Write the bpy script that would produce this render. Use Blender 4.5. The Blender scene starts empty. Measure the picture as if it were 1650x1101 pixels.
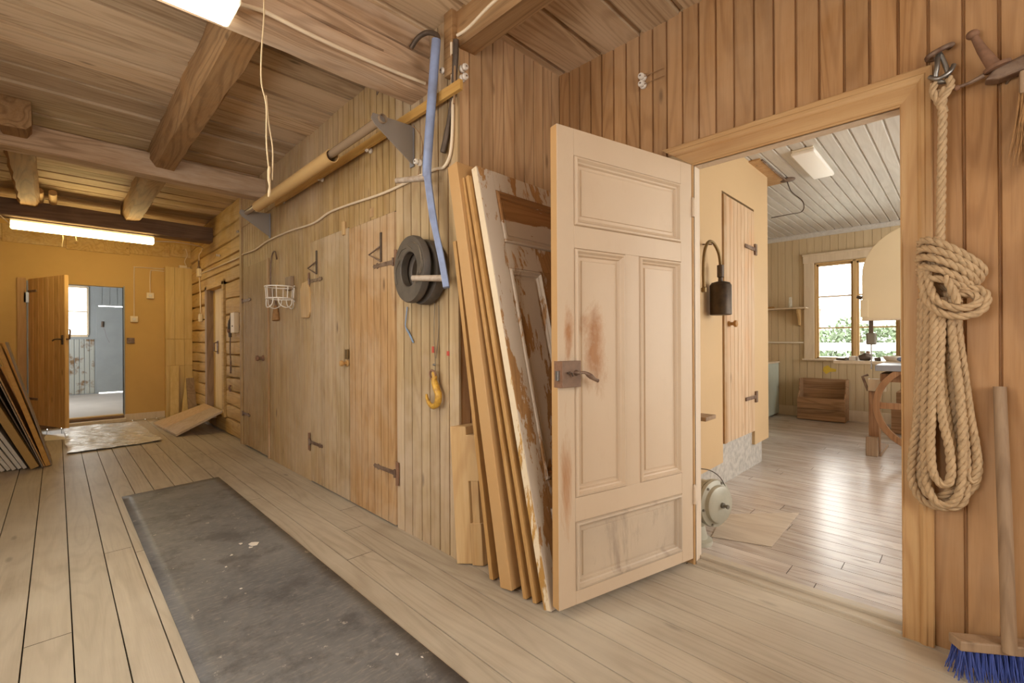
import bpy, bmesh, math, random
from mathutils import Vector, Matrix, noise
random.seed(7)
SC = bpy.context.scene
COL = SC.collection
PI = math.pi

# ------------------------------------------------------------------ mesh builder
LOC = {}

class MB:
    def __init__(s):
        s.v = []; s.f = []; s.b = []; s.bid = 0.0
    def face(s, pts):
        n = len(s.v); s.v += [Vector(p) for p in pts]
        s.f.append(list(range(n, n + len(pts)))); s.b.append(s.bid)
    def add(s, vs, fs):
        n = len(s.v); s.v += [Vector(p) for p in vs]
        for f in fs:
            s.f.append([n + i for i in f]); s.b.append(s.bid)
    def box(s, x0, x1, y0, y1, z0, z1):
        s.obox((x0, y0, z0), (x1 - x0, 0, 0), (0, y1 - y0, 0), (0, 0, z1 - z0)); return s
    def obox(s, o, u, v, w):
        o, u, v, w = map(Vector, (o, u, v, w))
        p = [o, o + u, o + u + v, o + v, o + w, o + u + w, o + u + v + w, o + v + w]
        fs = [(3, 2, 1, 0), (4, 5, 6, 7), (0, 1, 5, 4), (1, 2, 6, 5), (2, 3, 7, 6), (3, 0, 4, 7)]
        if u.cross(v).dot(w) < 0: fs = [f[::-1] for f in fs]
        s.add(p, fs); return s
    def prism(s, poly, d):
        d = Vector(d); n = len(poly); p = [Vector(q) for q in poly]
        s.add(p + [q + d for q in p], [list(range(n))[::-1], list(range(n, 2 * n))] +
              [(i, (i + 1) % n, n + (i + 1) % n, n + i) for i in range(n)])
        return s
    def tube(s, path, r, n=8, closed=False):
        P = [Vector(p) for p in path]; m = len(P)
        R = r if isinstance(r, (list, tuple)) else [r] * m
        T = []
        for i in range(m):
            a = P[(i - 1) % m] if (closed or i > 0) else P[i]
            b = P[(i + 1) % m] if (closed or i < m - 1) else P[i]
            t = b - a
            T.append(t.normalized() if t.length > 1e-9 else Vector((0, 0, 1)))
        up = Vector((0, 0, 1)) if abs(T[0].z) < .9 else Vector((1, 0, 0))
        N = (up - T[0] * up.dot(T[0])).normalized()
        base = len(s.v)
        for i in range(m):
            N = N - T[i] * N.dot(T[i])
            N = N.normalized() if N.length > 1e-6 else T[i].orthogonal().normalized()
            B = T[i].cross(N)
            for k in range(n):
                a = 2 * PI * k / n
                s.v.append(P[i] + (N * math.cos(a) + B * math.sin(a)) * R[i])
        for i in range(m if closed else m - 1):
            j = (i + 1) % m
            for k in range(n):
                l = (k + 1) % n
                s.f.append([base + i * n + k, base + i * n + l, base + j * n + l, base + j * n + k]); s.b.append(s.bid)
        if not closed:
            s.f.append([base + k for k in range(n)][::-1]); s.b.append(s.bid)
            s.f.append([base + (m - 1) * n + k for k in range(n)]); s.b.append(s.bid)
        return s
    def lathe(s, o, axis, prof, n=16):
        o = Vector(o); A = Vector(axis).normalized(); N = A.orthogonal().normalized(); B = A.cross(N)
        base = len(s.v); m = len(prof)
        for (r, h) in prof:
            for k in range(n):
                a = 2 * PI * k / n
                s.v.append(o + A * h + (N * math.cos(a) + B * math.sin(a)) * max(r, 1e-5))
        for i in range(m - 1):
            for k in range(n):
                l = (k + 1) % n
                s.f.append([base + i * n + k, base + i * n + l, base + (i + 1) * n + l, base + (i + 1) * n + k]); s.b.append(s.bid)
        s.f.append([base + k for k in range(n)][::-1]); s.b.append(s.bid)
        s.f.append([base + (m - 1) * n + k for k in range(n)]); s.b.append(s.bid)
        return s
    def ball(s, c, r, n=12, sc=(1, 1, 1)):
        c = Vector(c); prof = [(math.sin(PI * i / 8), -math.cos(PI * i / 8)) for i in range(9)]
        b0 = len(s.v); s.lathe((0, 0, 0), (0, 0, 1), prof, n)
        for i in range(b0, len(s.v)):
            q = s.v[i]; s.v[i] = c + Vector((q.x * r * sc[0], q.y * r * sc[1], q.z * r * sc[2]))
        return s
    def build(s, name, mat, parent=None, loc=None, smooth=None, bevel=0, weld=False, seg=2):
        if parent is None:
            if loc is None:
                xs = [p.x for p in s.v]; ys = [p.y for p in s.v]; zs = [p.z for p in s.v]
                loc = ((min(xs) + max(xs)) / 2, (min(ys) + max(ys)) / 2, min(zs))
            loc = Vector(loc)
        else:
            loc = LOC[parent.name]
        me = bpy.data.meshes.new(name)
        me.from_pydata([p - loc for p in s.v], [], s.f)
        at = me.attributes.new('bid', 'FLOAT', 'FACE')
        at.data.foreach_set('value', s.b)
        if weld:
            bm = bmesh.new(); bm.from_mesh(me); bmesh.ops.remove_doubles(bm, verts=bm.verts, dist=1e-5)
            bm.to_mesh(me); bm.free()
        if smooth is not None:
            me.polygons.foreach_set('use_smooth', [True] * len(me.polygons))
            me.set_sharp_from_angle(angle=math.radians(smooth))
        me.materials.append(mat)
        o = bpy.data.objects.new(name, me); COL.objects.link(o)
        LOC[o.name] = loc
        if parent is None: o.location = loc
        else: o.parent = parent
        if bevel:
            b = o.modifiers.new('edge', 'BEVEL'); b.width = bevel; b.segments = seg; b.limit_method = 'ANGLE'; b.angle_limit = math.radians(40)
        return o

def tag(o, label, cat, group=None, kind=None):
    o['label'] = label; o['category'] = cat
    if group: o['group'] = group
    if kind: o['kind'] = kind
    return o

def thing(name, label, cat, loc, group=None, kind=None):
    o = bpy.data.objects.new(name, None); COL.objects.link(o); o.location = loc
    o.empty_display_size = .05
    LOC[o.name] = Vector(loc)
    return tag(o, label, cat, group, kind)

def struct(o, label, cat):
    return tag(o, label, cat, None, 'structure')

def smoothpath(pts, n=6, closed=False):
    P = [Vector(p) for p in pts]; m = len(P); out = []
    for i in range(m if closed else m - 1):
        if closed: a, b, c, d = P[(i - 1) % m], P[i], P[(i + 1) % m], P[(i + 2) % m]
        else: a, b, c, d = P[max(i - 1, 0)], P[i], P[i + 1], P[min(i + 2, m - 1)]
        for k in range(n):
            t = k / n
            out.append(.5 * ((2 * b) + (c - a) * t + (2 * a - 5 * b + 4 * c - d) * t * t + (3 * b - a - 3 * c + d) * t ** 3))
    if not closed: out.append(P[-1])
    return out

# ------------------------------------------------------------------ materials
def col(r, g, b):
    f = lambda c: (c / 255 / 12.92) if c / 255 <= .04045 else ((c / 255 + .055) / 1.055) ** 2.4
    return (f(r), f(g), f(b), 1)

class G:
    def __init__(s, name):
        s.m = bpy.data.materials.new(name); s.m.use_nodes = True
        s.t = s.m.node_tree; s.t.nodes.clear()
        s.out = s.t.nodes.new('ShaderNodeOutputMaterial')
        s.p = s.t.nodes.new('ShaderNodeBsdfPrincipled')
        s.t.links.new(s.p.outputs[0], s.out.inputs[0])
        s.tc = s.t.nodes.new('ShaderNodeTexCoord').outputs['Object']
    def put(s, sock, v):
        if hasattr(v, 'links'): s.t.links.new(v, sock)
        else: sock.default_value = v
    def math(s, op, a, b=0.0, clamp=False):
        n = s.t.nodes.new('ShaderNodeMath'); n.operation = op; n.use_clamp = clamp
        s.put(n.inputs[0], a); s.put(n.inputs[1], b); return n.outputs[0]
    def vec(s, op, a, b):
        n = s.t.nodes.new('ShaderNodeVectorMath'); n.operation = op
        s.put(n.inputs[0], a); s.put(n.inputs[1], b); return n.outputs[0]
    def noise(s, v, scale, detail=3, rough=.55, dist=0.0):
        n = s.t.nodes.new('ShaderNodeTexNoise'); s.put(n.inputs['Vector'], v)
        n.inputs['Scale'].default_value = scale; n.inputs['Detail'].default_value = detail
        n.inputs['Roughness'].default_value = rough; n.inputs['Distortion'].default_value = dist
        return n.outputs[0]
    def voro(s, v, scale):
        n = s.t.nodes.new('ShaderNodeTexVoronoi'); s.put(n.inputs['Vector'], v); n.inputs['Scale'].default_value = scale
        return n.outputs['Distance'], n.outputs['Color']
    def mr(s, v, a, b, c=0.0, d=1.0):
        n = s.t.nodes.new('ShaderNodeMapRange'); s.put(n.inputs[0], v)
        for i, x in enumerate((a, b, c, d)): n.inputs[i + 1].default_value = x
        return n.outputs[0]
    def mix(s, f, a, b, mode='MIX'):
        n = s.t.nodes.new('ShaderNodeMix'); n.data_type = 'RGBA'; n.blend_type = mode; n.clamp_factor = True
        s.put(n.inputs[0], f); s.put(n.inputs[6], a); s.put(n.inputs[7], b); return n.outputs[2]
    def sep(s, v):
        n = s.t.nodes.new('ShaderNodeSeparateXYZ'); s.put(n.inputs[0], v); return n.outputs
    def bump(s, h, strength, dist=.002):
        n = s.t.nodes.new('ShaderNodeBump'); s.put(n.inputs['Height'], h)
        n.inputs['Strength'].default_value = strength; n.inputs['Distance'].default_value = dist
        s.t.links.new(n.outputs[0], s.p.inputs['Normal'])
    def shifted(s):
        a = s.t.nodes.new('ShaderNodeAttribute'); a.attribute_name = 'bid'
        o = s.t.nodes.new('ShaderNodeObjectInfo')
        s.bid = a.outputs['Fac']
        k = s.math('ADD', s.math('MULTIPLY', s.bid, 37.0), s.math('MULTIPLY', o.outputs['Random'], 11.0))
        c = s.t.nodes.new('ShaderNodeCombineXYZ')
        s.put(c.inputs[0], k); s.put(c.inputs[1], s.math('MULTIPLY', k, 1.7)); s.put(c.inputs[2], s.math('MULTIPLY', k, 2.3))
        return s.vec('ADD', s.tc, c.outputs[0])
    def done(s, c, rough=.6, metal=0.0, spec=.35):
        s.put(s.p.inputs['Base Color'], c); s.put(s.p.inputs['Roughness'], rough)
        s.put(s.p.inputs['Metallic'], metal); s.p.inputs['Specular IOR Level'].default_value = spec
        return s.m

def AX(axis, along, across):
    return {'x': (along, across, across), 'y': (across, along, across), 'z': (across, across, along)}[axis]

def wood_color(g, p, c1, c2, c3, axis, ring, var, knot, sc=1.0):
    q = g.vec('MULTIPLY', p, AX(axis, .8 * sc, 9.0 * sc))
    grain = g.noise(q, 2.2, 5, .6, .4)
    c = g.mix(g.mr(grain, .32, .68), c1, c2)
    rn = g.noise(g.vec('MULTIPLY', p, AX(axis, .55 * sc, 5.5 * sc)), 1.0, 1, .4, .2)
    rs = g.math('SINE', g.math('MULTIPLY', rn, 75.0))
    rm = g.mr(rs, .1, 1.0)
    c = g.mix(g.math('MULTIPLY', rm, ring), c, c3)
    fib = g.noise(g.vec('MULTIPLY', p, AX(axis, 5, 160)), 1.0, 2, .5)
    c = g.mix(g.mr(fib, .5, .75, 0, .35 * min(1, ring * 2)), c, c3)
    if knot:
        d, vc = g.voro(g.vec('MULTIPLY', p, AX(axis, 2.2, 7.0)), 1.0)
        r = g.sep(vc)[0]
        k = g.math('MULTIPLY', g.mr(d, .05, .12, 1, 0), g.mr(r, .55, .6))
        c = g.mix(g.math('MULTIPLY', k, knot), c, tuple(x * .45 for x in c3[:3]) + (1,))
    if var:
        wn = g.t.nodes.new('ShaderNodeTexWhiteNoise'); wn.noise_dimensions = '1D'; g.put(wn.inputs['W'], g.math('MULTIPLY', g.bid, 91.7))
        v = g.mr(wn.outputs[0], 0, 1, 1 - var, 1 + var * .6)
        cc = g.t.nodes.new('ShaderNodeCombineColor'); [g.put(cc.inputs[i], v) for i in range(3)]
        c = g.mix(1.0, c, cc.outputs[0], 'MULTIPLY')
    return c, grain, fib

def wood(name, c1, c2, c3, axis='z', ring=.35, var=.2, knot=.7, rough=.6, stain=None, samt=.6, sscale=1.2, sth=(.5, .65), bump=.25, sc=1.0, spec=.3, stretch=1.0):
    g = G(name); p = g.shifted()
    c, grain, fib = wood_color(g, p, c1, c2, c3, axis, ring, var, knot, sc)
    if stain:
        st = g.noise(g.vec('MULTIPLY', g.tc, AX(axis, stretch, 1.0)), sscale, 5, .65, .3)
        c = g.mix(g.mr(st, sth[0], sth[1], 0, samt), c, stain)
    g.bump(g.math('ADD', grain, fib), bump)
    return g.done(c, rough, 0, spec)

def painted(name, paint, bare, dark, axis='z', th=(.60, .62), nscale=3.0, grime=None, gamt=.3, along=.35, rough=.55, spots=()):
    g = G(name); p = g.shifted()
    b, grain, fib = wood_color(g, p, bare, tuple(x * .8 for x in bare[:3]) + (1,), dark, axis, .3, .1, .3)
    big = g.noise(g.tc, 1.7, 4, .6)
    pc = g.mix(g.mr(big, .35, .7, 0, gamt), paint, grime or tuple(x * .75 for x in paint[:3]) + (1,))
    sm = g.noise(g.vec('MULTIPLY', g.tc, AX(axis, along * 3, 3)), 6, 5, .7)
    pc = g.mix(g.mr(sm, .55, .8, 0, .35), pc, grime or tuple(x * .8 for x in paint[:3]) + (1,))
    ch = g.noise(g.vec('MULTIPLY', g.tc, AX(axis, along, 1.6)), nscale, 8, .72, .4)
    for (x, y, z, rx, ry, rz, amt) in spots:
        d = g.vec('MULTIPLY', g.vec('SUBTRACT', g.tc, (x, y, z)), (1 / rx, 1 / ry, 1 / rz))
        ln = g.t.nodes.new('ShaderNodeVectorMath'); ln.operation = 'LENGTH'; g.put(ln.inputs[0], d)
        ch = g.math('ADD', ch, g.mr(ln.outputs['Value'], 0, 1, amt, 0))
    m = g.mr(ch, th[0], th[1])
    c = g.mix(m, pc, b)
    h = g.math('ADD', g.math('MULTIPLY', m, -1.5), g.math('MULTIPLY', fib, .3))
    g.bump(h, .4, .0012)
    return g.done(c, rough, 0, .3)

def plain(name, c, rough=.5, metal=0.0, vary=.12, scale=8, spec=.4, bump=0.0, dark=None, th=(.4, .75)):
    g = G(name)
    n = g.noise(g.tc, scale, 4, .6)
    cc = g.mix(g.mr(n, th[0], th[1], 0, 1), c, dark or tuple(x * (1 - vary * 2) for x in c[:3]) + (1,))
    if bump: g.bump(n, bump, .003)
    return g.done(cc, rough, metal, spec)

def glow(name, c, strength):
    g = G(name); g.p.inputs['Emission Color'].default_value = c; g.p.inputs['Emission Strength'].default_value = strength
    return g.done(c, .4)

def see_through(name, c, alpha, rough=.1):
    g = G(name); g.p.inputs['Alpha'].default_value = alpha
    return g.done(c, rough, 0, .5)

def window_glass(name):
    g = G(name); t = g.t; t.nodes.remove(g.p)
    a = t.nodes.new('ShaderNodeBsdfTransparent'); a.inputs[0].default_value = (.97, .98, .97, 1)
    b = t.nodes.new('ShaderNodeBsdfGlossy'); b.inputs['Roughness'].default_value = .02
    f = t.nodes.new('ShaderNodeFresnel'); f.inputs[0].default_value = 1.45
    mx = t.nodes.new('ShaderNodeMixShader')
    t.links.new(f.outputs[0], mx.inputs[0]); t.links.new(a.outputs[0], mx.inputs[1]); t.links.new(b.outputs[0], mx.inputs[2])
    t.links.new(mx.outputs[0], g.out.inputs[0]); return g.m

M = {}
M['pine_red'] = wood('pine_red', col(180, 139, 96), col(164, 121, 77), col(120, 80, 46), 'z', .32, .14, .8, .5, stain=col(190, 158, 124), samt=.5, sscale=.9, sth=(.45, .7))
M['pine_recess'] = wood('pine_recess', col(200, 164, 124), col(184, 146, 104), col(140, 98, 66), 'z', .3, .12, .8, .5, stain=col(212, 180, 150), samt=.5, sscale=.9, sth=(.45, .7))
M['pine_trim'] = wood('pine_trim', col(194, 158, 112), col(182, 142, 94), col(156, 110, 68), 'z', .3, .08, .7, .5)
M['pine_trim_y'] = wood('pine_trim_y', col(194, 158, 112), col(182, 142, 94), col(156, 110, 68), 'y', .3, .08, .7, .5)
M['plank'] = wood('plank', col(184, 155, 107), col(168, 136, 86), col(136, 98, 60), 'z', .32, .14, .9, .6, stain=col(204, 180, 150), samt=.65, sscale=.8, sth=(.42, .66))
M['plank_orange'] = wood('plank_orange', col(188, 152, 108), col(172, 132, 86), col(128, 90, 56), 'z', .32, .14, .8, .6, stain=col(198, 174, 144), samt=.7, sscale=1.1, sth=(.42, .6))
M['plank_pale'] = wood('plank_pale', col(188, 164, 126), col(172, 144, 104), col(142, 108, 72), 'z', .3, .13, .9, .6, stain=col(210, 190, 168), samt=.6, sscale=.9, sth=(.4, .62))
M['log'] = wood('log', col(206, 172, 112), col(190, 152, 88), col(140, 104, 56), 'y', .25, .1, .5, .65, stain=col(212, 188, 148), samt=.5)
M['floor'] = wood('floor', col(188, 175, 155), col(170, 156, 136), col(128, 110, 90), 'y', .24, .10, .6, .42, stain=col(202, 193, 176), samt=.6, sscale=.7, sth=(.4, .65), spec=.35)
M['floor_right'] = wood('floor_right', col(204, 194, 184), col(186, 172, 160), col(134, 112, 96), 'y', .3, .14, .5, .24, stain=col(212, 204, 196), samt=.6, sscale=.9, spec=.5)
M['ceiling'] = wood('ceiling', col(206, 180, 146), col(188, 158, 122), col(128, 96, 64), 'x', .45, .3, .8, .7, stain=col(208, 184, 154), samt=.7, sscale=3.0, sth=(.42, .62), stretch=.22)
M['beam_x'] = wood('beam_x', col(194, 164, 134), col(174, 142, 110), col(120, 90, 62), 'x', .45, .05, .5, .7, stain=col(204, 184, 162), samt=.6, sscale=2.0, stretch=.3)
M['beam_dark'] = wood('beam_dark', col(132, 106, 84), col(114, 90, 70), col(70, 50, 34), 'x', .3, .05, .4, .7, stain=col(136, 112, 90), samt=.5)
M['joist'] = wood('joist', col(168, 134, 94), col(148, 112, 74), col(96, 66, 40), 'y', .4, .05, .6, .7, stain=col(172, 128, 80), samt=.5, sscale=2.5)
M['fresh'] = wood('fresh', col(206, 174, 128), col(194, 158, 108), col(162, 120, 76), 'z', .3, .05, .7, .5)
M['ochre_wood'] = wood('ochre_wood', col(190, 150, 96), col(176, 132, 76), col(144, 100, 54), 'z', .2, .05, .3, .45)
M['ochre_flat'] = wood('ochre_flat', col(200, 150, 70), col(186, 134, 56), col(150, 100, 40), 'y', .2, .05, .2, .5)
M['batten'] = wood('batten', col(204, 164, 96), col(192, 148, 80), col(176, 122, 56), 'y', .2, .02, .2, .45)
M['grey_wood'] = wood('grey_wood', col(168, 142, 114), col(148, 122, 96), col(108, 84, 62), 'z', .3, .05, .4, .6)
M['door_pine'] = wood('door_pine', col(226, 186, 126), col(212, 168, 102), col(176, 128, 72), 'z', .35, .1, .6, .45)
M['crate'] = wood('crate', col(184, 148, 112), col(162, 126, 92), col(110, 80, 54), 'y', .4, .25, .8, .7)
M['bench'] = wood('bench', col(172, 130, 92), col(148, 106, 70), col(104, 70, 42), 'z', .3, .1, .3, .5)
M['void'] = plain('void', col(40, 30, 22), .9)
M['crackwood'] = wood('crackwood', col(120, 88, 48), col(92, 66, 34), col(60, 40, 20), 'y', .2, .1, .2, .8)
M['plaster'] = plain('plaster', col(206, 168, 104), .75, 0, .05, 1.6, .2, .05)
M['plaster_pale'] = plain('plaster_pale', col(208, 178, 136), .6, 0, .04, 1.2, .25)
M['panel_box'] = wood('panel_box', col(222, 192, 130), col(212, 178, 112), col(188, 150, 86), 'z', .15, .06, .2, .55)
M['concrete'] = plain('concrete', col(196, 190, 180), .9, 0, .18, 24, .2, .5)
M['cream'] = plain('cream', col(222, 204, 168), .45, 0, .02, 2)
M['beige_boards'] = wood('beige_boards', col(206, 186, 150), col(198, 176, 140), col(176, 152, 116), 'z', .1, .04, .1, .5)
M['trim_white'] = wood('trim_white', col(222, 204, 176), col(212, 192, 162), col(190, 166, 134), 'z', .1, .02, .1, .45)
M['sash'] = wood('sash', col(212, 180, 128), col(200, 164, 110), col(170, 132, 80), 'z', .15, .02, .1, .45)
M['ceil_white'] = wood('ceil_white', col(208, 204, 196), col(196, 190, 180), col(166, 158, 146), 'x', .15, .06, .1, .5)
M['jamb'] = wood('jamb', col(218, 200, 178), col(210, 190, 166), col(180, 152, 122), 'z', .15, .02, .2, .5)
M['bluegrey'] = plain('bluegrey', col(150, 156, 158), .55, 0, .06, 3)
M['bluegrey_stained'] = plain('bluegrey_stained', col(170, 172, 166), .6, 0, .1, 5, .3, 0, col(124, 98, 70), (.5, .62))
M['farfloor'] = plain('farfloor', col(186, 178, 170), .6, 0, .06, 3)
M['rubber'] = None
M['iron'] = plain('iron', col(140, 118, 100), .55, .35, .2, 20, .5, .1, col(84, 52, 36))
M['iron_dark'] = plain('iron_dark', col(96, 82, 70), .5, .4, .2, 20)
M['rust'] = plain('rust', col(150, 114, 90), .75, .3, .2, 22, .3, .2)
M['steel'] = plain('steel', col(150, 148, 144), .35, .9, .1, 10)
M['brass'] = plain('brass', col(128, 104, 66), .4, .6, .1, 10)
M['lock'] = plain('lock', col(142, 118, 100), .5, .6, .15, 14, .5, .1)
M['porcelain'] = plain('porcelain', col(226, 216, 202), .25, 0, .05, 20)
M['cable_white'] = plain('cable_white', col(226, 206, 176), .5, 0, .05, 6)
M['cable_old'] = plain('cable_old', col(150, 118, 84), .6, 0, .05, 6)
M['switch'] = plain('switch', col(232, 212, 176), .4, 0, .03, 6)
M['blue_paint'] = plain('blue_paint', col(138, 152, 186), .45, 0, .06, 9, .45, 0, col(120, 128, 152))
M['worn_paint'] = plain('worn_paint', col(176, 160, 142), .55, 0, .1, 30, .4, 0, col(140, 116, 92))
M['coil'] = plain('coil', col(88, 79, 70), .55, 0, .12, 9, .4, .1, col(62, 56, 50))
M['coil_wire'] = plain('coil_wire', col(120, 108, 92), .5, .3, .1, 20)
M['bracket'] = see_through('bracket', col(150, 140, 130), .78, .3)
M['clear_tube'] = see_through('clear_tube', col(170, 145, 118), .72, .25)
M['cardboard'] = plain('cardboard', col(206, 168, 112), .6, 0, .03, 3)
M['wire_white'] = plain('wire_white', col(228, 220, 208), .35, 0, .03, 10)
M['yellow_hook'] = plain('yellow_hook', col(206, 160, 62), .45, .1, .12, 40, .4, .1, col(150, 104, 52))
M['blue_string'] = plain('blue_string', col(130, 150, 176), .7)
M['red_mark'] = plain('red_mark', col(190, 82, 66), .6)
M['lamp_white'] = plain('lamp_white', col(232, 224, 206), .4, 0, .02, 4)
M['lamp_off'] = plain('lamp_off', col(246, 244, 238), .3, 0, .01, 4)
M['hemp'] = plain('hemp', col(192, 164, 128), .85, 0, .14, 60, .15, .3)
M['hemp_fuzz'] = plain('hemp_fuzz', col(190, 152, 104), .9, 0, .1, 60, .1)
M['bristle_blue'] = plain('bristle_blue', col(74, 92, 166), .5, 0, .15, 30)
M['bristle_tan'] = plain('bristle_tan', col(166, 124, 78), .8, 0, .2, 40)
M['twine'] = plain('twine', col(214, 190, 150), .8)
M['white_board'] = plain('white_board', col(206, 196, 180), .5, 0, .05, 4)
M['grey_sheet'] = plain('grey_sheet', col(146, 128, 106), .5, 0, .06, 4)
M['dark_sheet'] = plain('dark_sheet', col(112, 88, 60), .5, 0, .08, 4)
M['olive'] = plain('olive', col(170, 134, 72), .6, 0, .06, 6)
M['burner'] = plain('burner', col(78, 64, 50), .45, .6, .25, 14, .5, .1, col(52, 42, 34))
M['pale_green'] = plain('pale_green', col(196, 206, 192), .35, 0, .04, 4)
M['machine'] = plain('machine', col(176, 172, 154), .4, .1, .08, 8)
M['machine_dark'] = plain('machine_dark', col(120, 114, 102), .45, .3, .1, 10)
M['grey_paint'] = plain('grey_paint', col(140, 140, 144), .4, .1, .06, 8)
M['glass'] = window_glass('glass')
M['bottle_glass'] = see_through('bottle_glass', col(220, 220, 205), .35, .05)
M['orange'] = plain('orange', col(226, 92, 48), .5)
M['leaf'] = plain('leaf', col(90, 106, 76), .6, 0, .2, 2)
M['bark'] = plain('bark', col(96, 80, 62), .8)
M['snow_field'] = plain('snow_field', col(214, 214, 202), .9, 0, .05, .5, .1)
M['fence_white'] = plain('fence_white', col(230, 226, 222), .6)
M['red_house'] = plain('red_house', col(176, 120, 108), .8)
M['roof_grey'] = plain('roof_grey', col(150, 146, 142), .8)
M['hill'] = plain('hill', col(176, 186, 164), .9, 0, .1, .1)

def rubber_mat():
    g = G('rubber'); a = g.noise(g.tc, 1.3, 6, .65); b = g.noise(g.vec('MULTIPLY', g.tc, (2, 9, 1)), 9, 5, .7)
    c = g.mix(g.mr(a, .35, .68), col(122, 121, 120), col(95, 95, 96))
    c = g.mix(g.mr(b, .5, .72, 0, .7), c, col(152, 144, 134))
    d = g.noise(g.vec('ADD', g.tc, (4, 7, 0)), 3.4, 7, .75)
    c = g.mix(g.mr(d, .5, .62, 0, .7), c, col(78, 75, 75))
    e = g.noise(g.vec('ADD', g.tc, (9, 2, 0)), 14, 6, .8)
    c = g.mix(g.mr(e, .63, .66, 0, .7), c, col(196, 186, 172))
    g.bump(b, .2, .001)
    return g.done(c, g.mr(a, .3, .7, .38, .6), 0, .4)
M['rubber'] = rubber_mat()
def plastic_sheet():
    g = G('plastic_sheet'); n = g.noise(g.tc, 5, 6, .6, 1.0)
    c = g.mix(g.mr(n, .35, .7), col(230, 226, 220), col(204, 198, 188))
    g.bump(n, .9, .02)
    return g.done(c, g.mr(n, .4, .65, .18, .35), 0, .6)
M['plastic'] = plastic_sheet()
M['door_paint'] = painted('door_paint', col(202, 181, 155), col(184, 136, 94), col(150, 96, 54), 'z', (.68, .84), 2.2, col(190, 164, 136), .4, .5, .45,
    spots=((.21, 0, 1.10, .13, .3, .36, .40), (.05, 0, 1.20, .06, .3, .24, .34), (.03, 0, .55, .07, .3, .6, .30)))
M['door_paint_dirty'] = painted('door_paint_dirty', col(200, 181, 156), col(160, 142, 124), col(140, 110, 84), 'z', (.58, .74), 2.6, col(162, 146, 130), .6, .5, .45)
M['peeled'] = painted('peeled', col(208, 192, 172), col(184, 138, 88), col(130, 90, 54), 'z', (.52, .535), 4.6, col(186, 168, 148), .5, .22, .6)
M['peeled_panel'] = painted('peeled_panel', col(206, 190, 170), col(176, 128, 80), col(130, 88, 52), 'x', (.525, .54), 4.0, col(184, 164, 144), .5, .25, .6)
M['strip_paint'] = painted('strip_paint', col(190, 152, 104), col(218, 198, 168), col(152, 114, 74), 'z', (.66, .69), 3.0, col(192, 142, 82), .4, .15, .5)
M['peeled_edge'] = painted('peeled_edge', col(226, 208, 178), col(198, 152, 84), col(150, 108, 58), 'z', (.54, .56), 3.4, col(206, 184, 150), .4, .3, .5)

# ------------------------------------------------------------------ setting
CZ = 2.885            # corridor ceiling
XP, XR, YR = 1.49, 2.33, 1.885   # plank wall plane, doorway wall plane, recess wall plane
YF = 8.85             # far wall
XL, YB = -1.05, -2.6  # unseen left and back walls

def strips(mb, place, u0, u1, w0, w1, bw=.085, jit=.006, g=.007, bv=.0045, bead=False, rnd=random, gw=.0016, lev=0):
    """tongue-and-groove boards side by side; place(u, w, d) gives the point, d stands out of the wall"""
    n = max(1, round((u1 - u0) / bw)); cuts = [u0]
    for i in range(1, n): cuts.append(u0 + (u1 - u0) * i / n + rnd.uniform(-jit, jit))
    cuts.append(u1)
    for a, b in zip(cuts, cuts[1:]):
        mb.bid = rnd.random(); e = rnd.uniform(0, lev)
        pr = [(a, -g), (a + gw, -g), (a + bv, 0)]
        if bead:
            m = a + (b - a) * .5
            pr += [(m - .004, 0), (m - .001, -g), (m + .001, -g), (m + .003, 0)]
        pr += [(b - bv, 0), (b - gw, -g), (b, -g)]
        if lev: pr = [(p, q + e) if q == 0 else (p, q) for p, q in pr]
        for (p, dp), (q, dq) in zip(pr, pr[1:]):
            mb.face([place(p, w0, dp), place(q, w0, dq), place(q, w1, dq), place(p, w1, dp)])
    mb.bid = 0

# corridor floor: long boards along the corridor, laid with small gaps over a dark subfloor
fl = MB(); x = XL; rr = random.Random(3)
while x < 2.44:
    w = rr.uniform(.115, .15); x2 = min(x + w, 2.44); y = YB
    while y < YF:
        y2 = min(y + rr.uniform(3.2, 6.5), YF)
        if YF - y2 < .5: y2 = YF
        fl.bid = rr.random()
        gx, t = .0023, -.0005
        fl.face([(x + gx, y + .002, t), (x2 - gx, y + .002, t), (x2 - gx, y2 - .002, t), (x + gx, y2 - .002, t)])
        fl.face([(x + gx, y + .002, -.02), (x + gx, y + .002, t), (x + gx, y2 - .002, t), (x + gx, y2 - .002, -.02)])
        fl.face([(x2 - gx, y + .002, t), (x2 - gx, y + .002, -.02), (x2 - gx, y2 - .002, -.02), (x2 - gx, y2 - .002, t)])
        y = y2
    x = x2
struct(fl.build('floor', M['floor'], loc=(0, 0, 0)), 'worn pale plank floor of the corridor', 'floor')
struct(MB().box(XL, 2.5, YB, YF, -.1, -.021).build('floor_base', M['void'], loc=(0, 0, 0)), 'dark gap beneath the corridor floorboards', 'floor')

# corridor ceiling boards across the corridor
ce = MB(); strips(ce, lambda u, w, d: (w, u, CZ - d), YB, YF, XL, 2.45, .26, .02, .03, .016, False, random, .011, .016)
ce.box(XL - .1, 2.5, YB - .1, YF + .1, CZ + .02, CZ + .1)
struct(ce.build('ceiling', M['ceiling'], loc=(0, 0, 0), weld=True), 'brown board ceiling over the corridor', 'ceiling')

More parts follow.
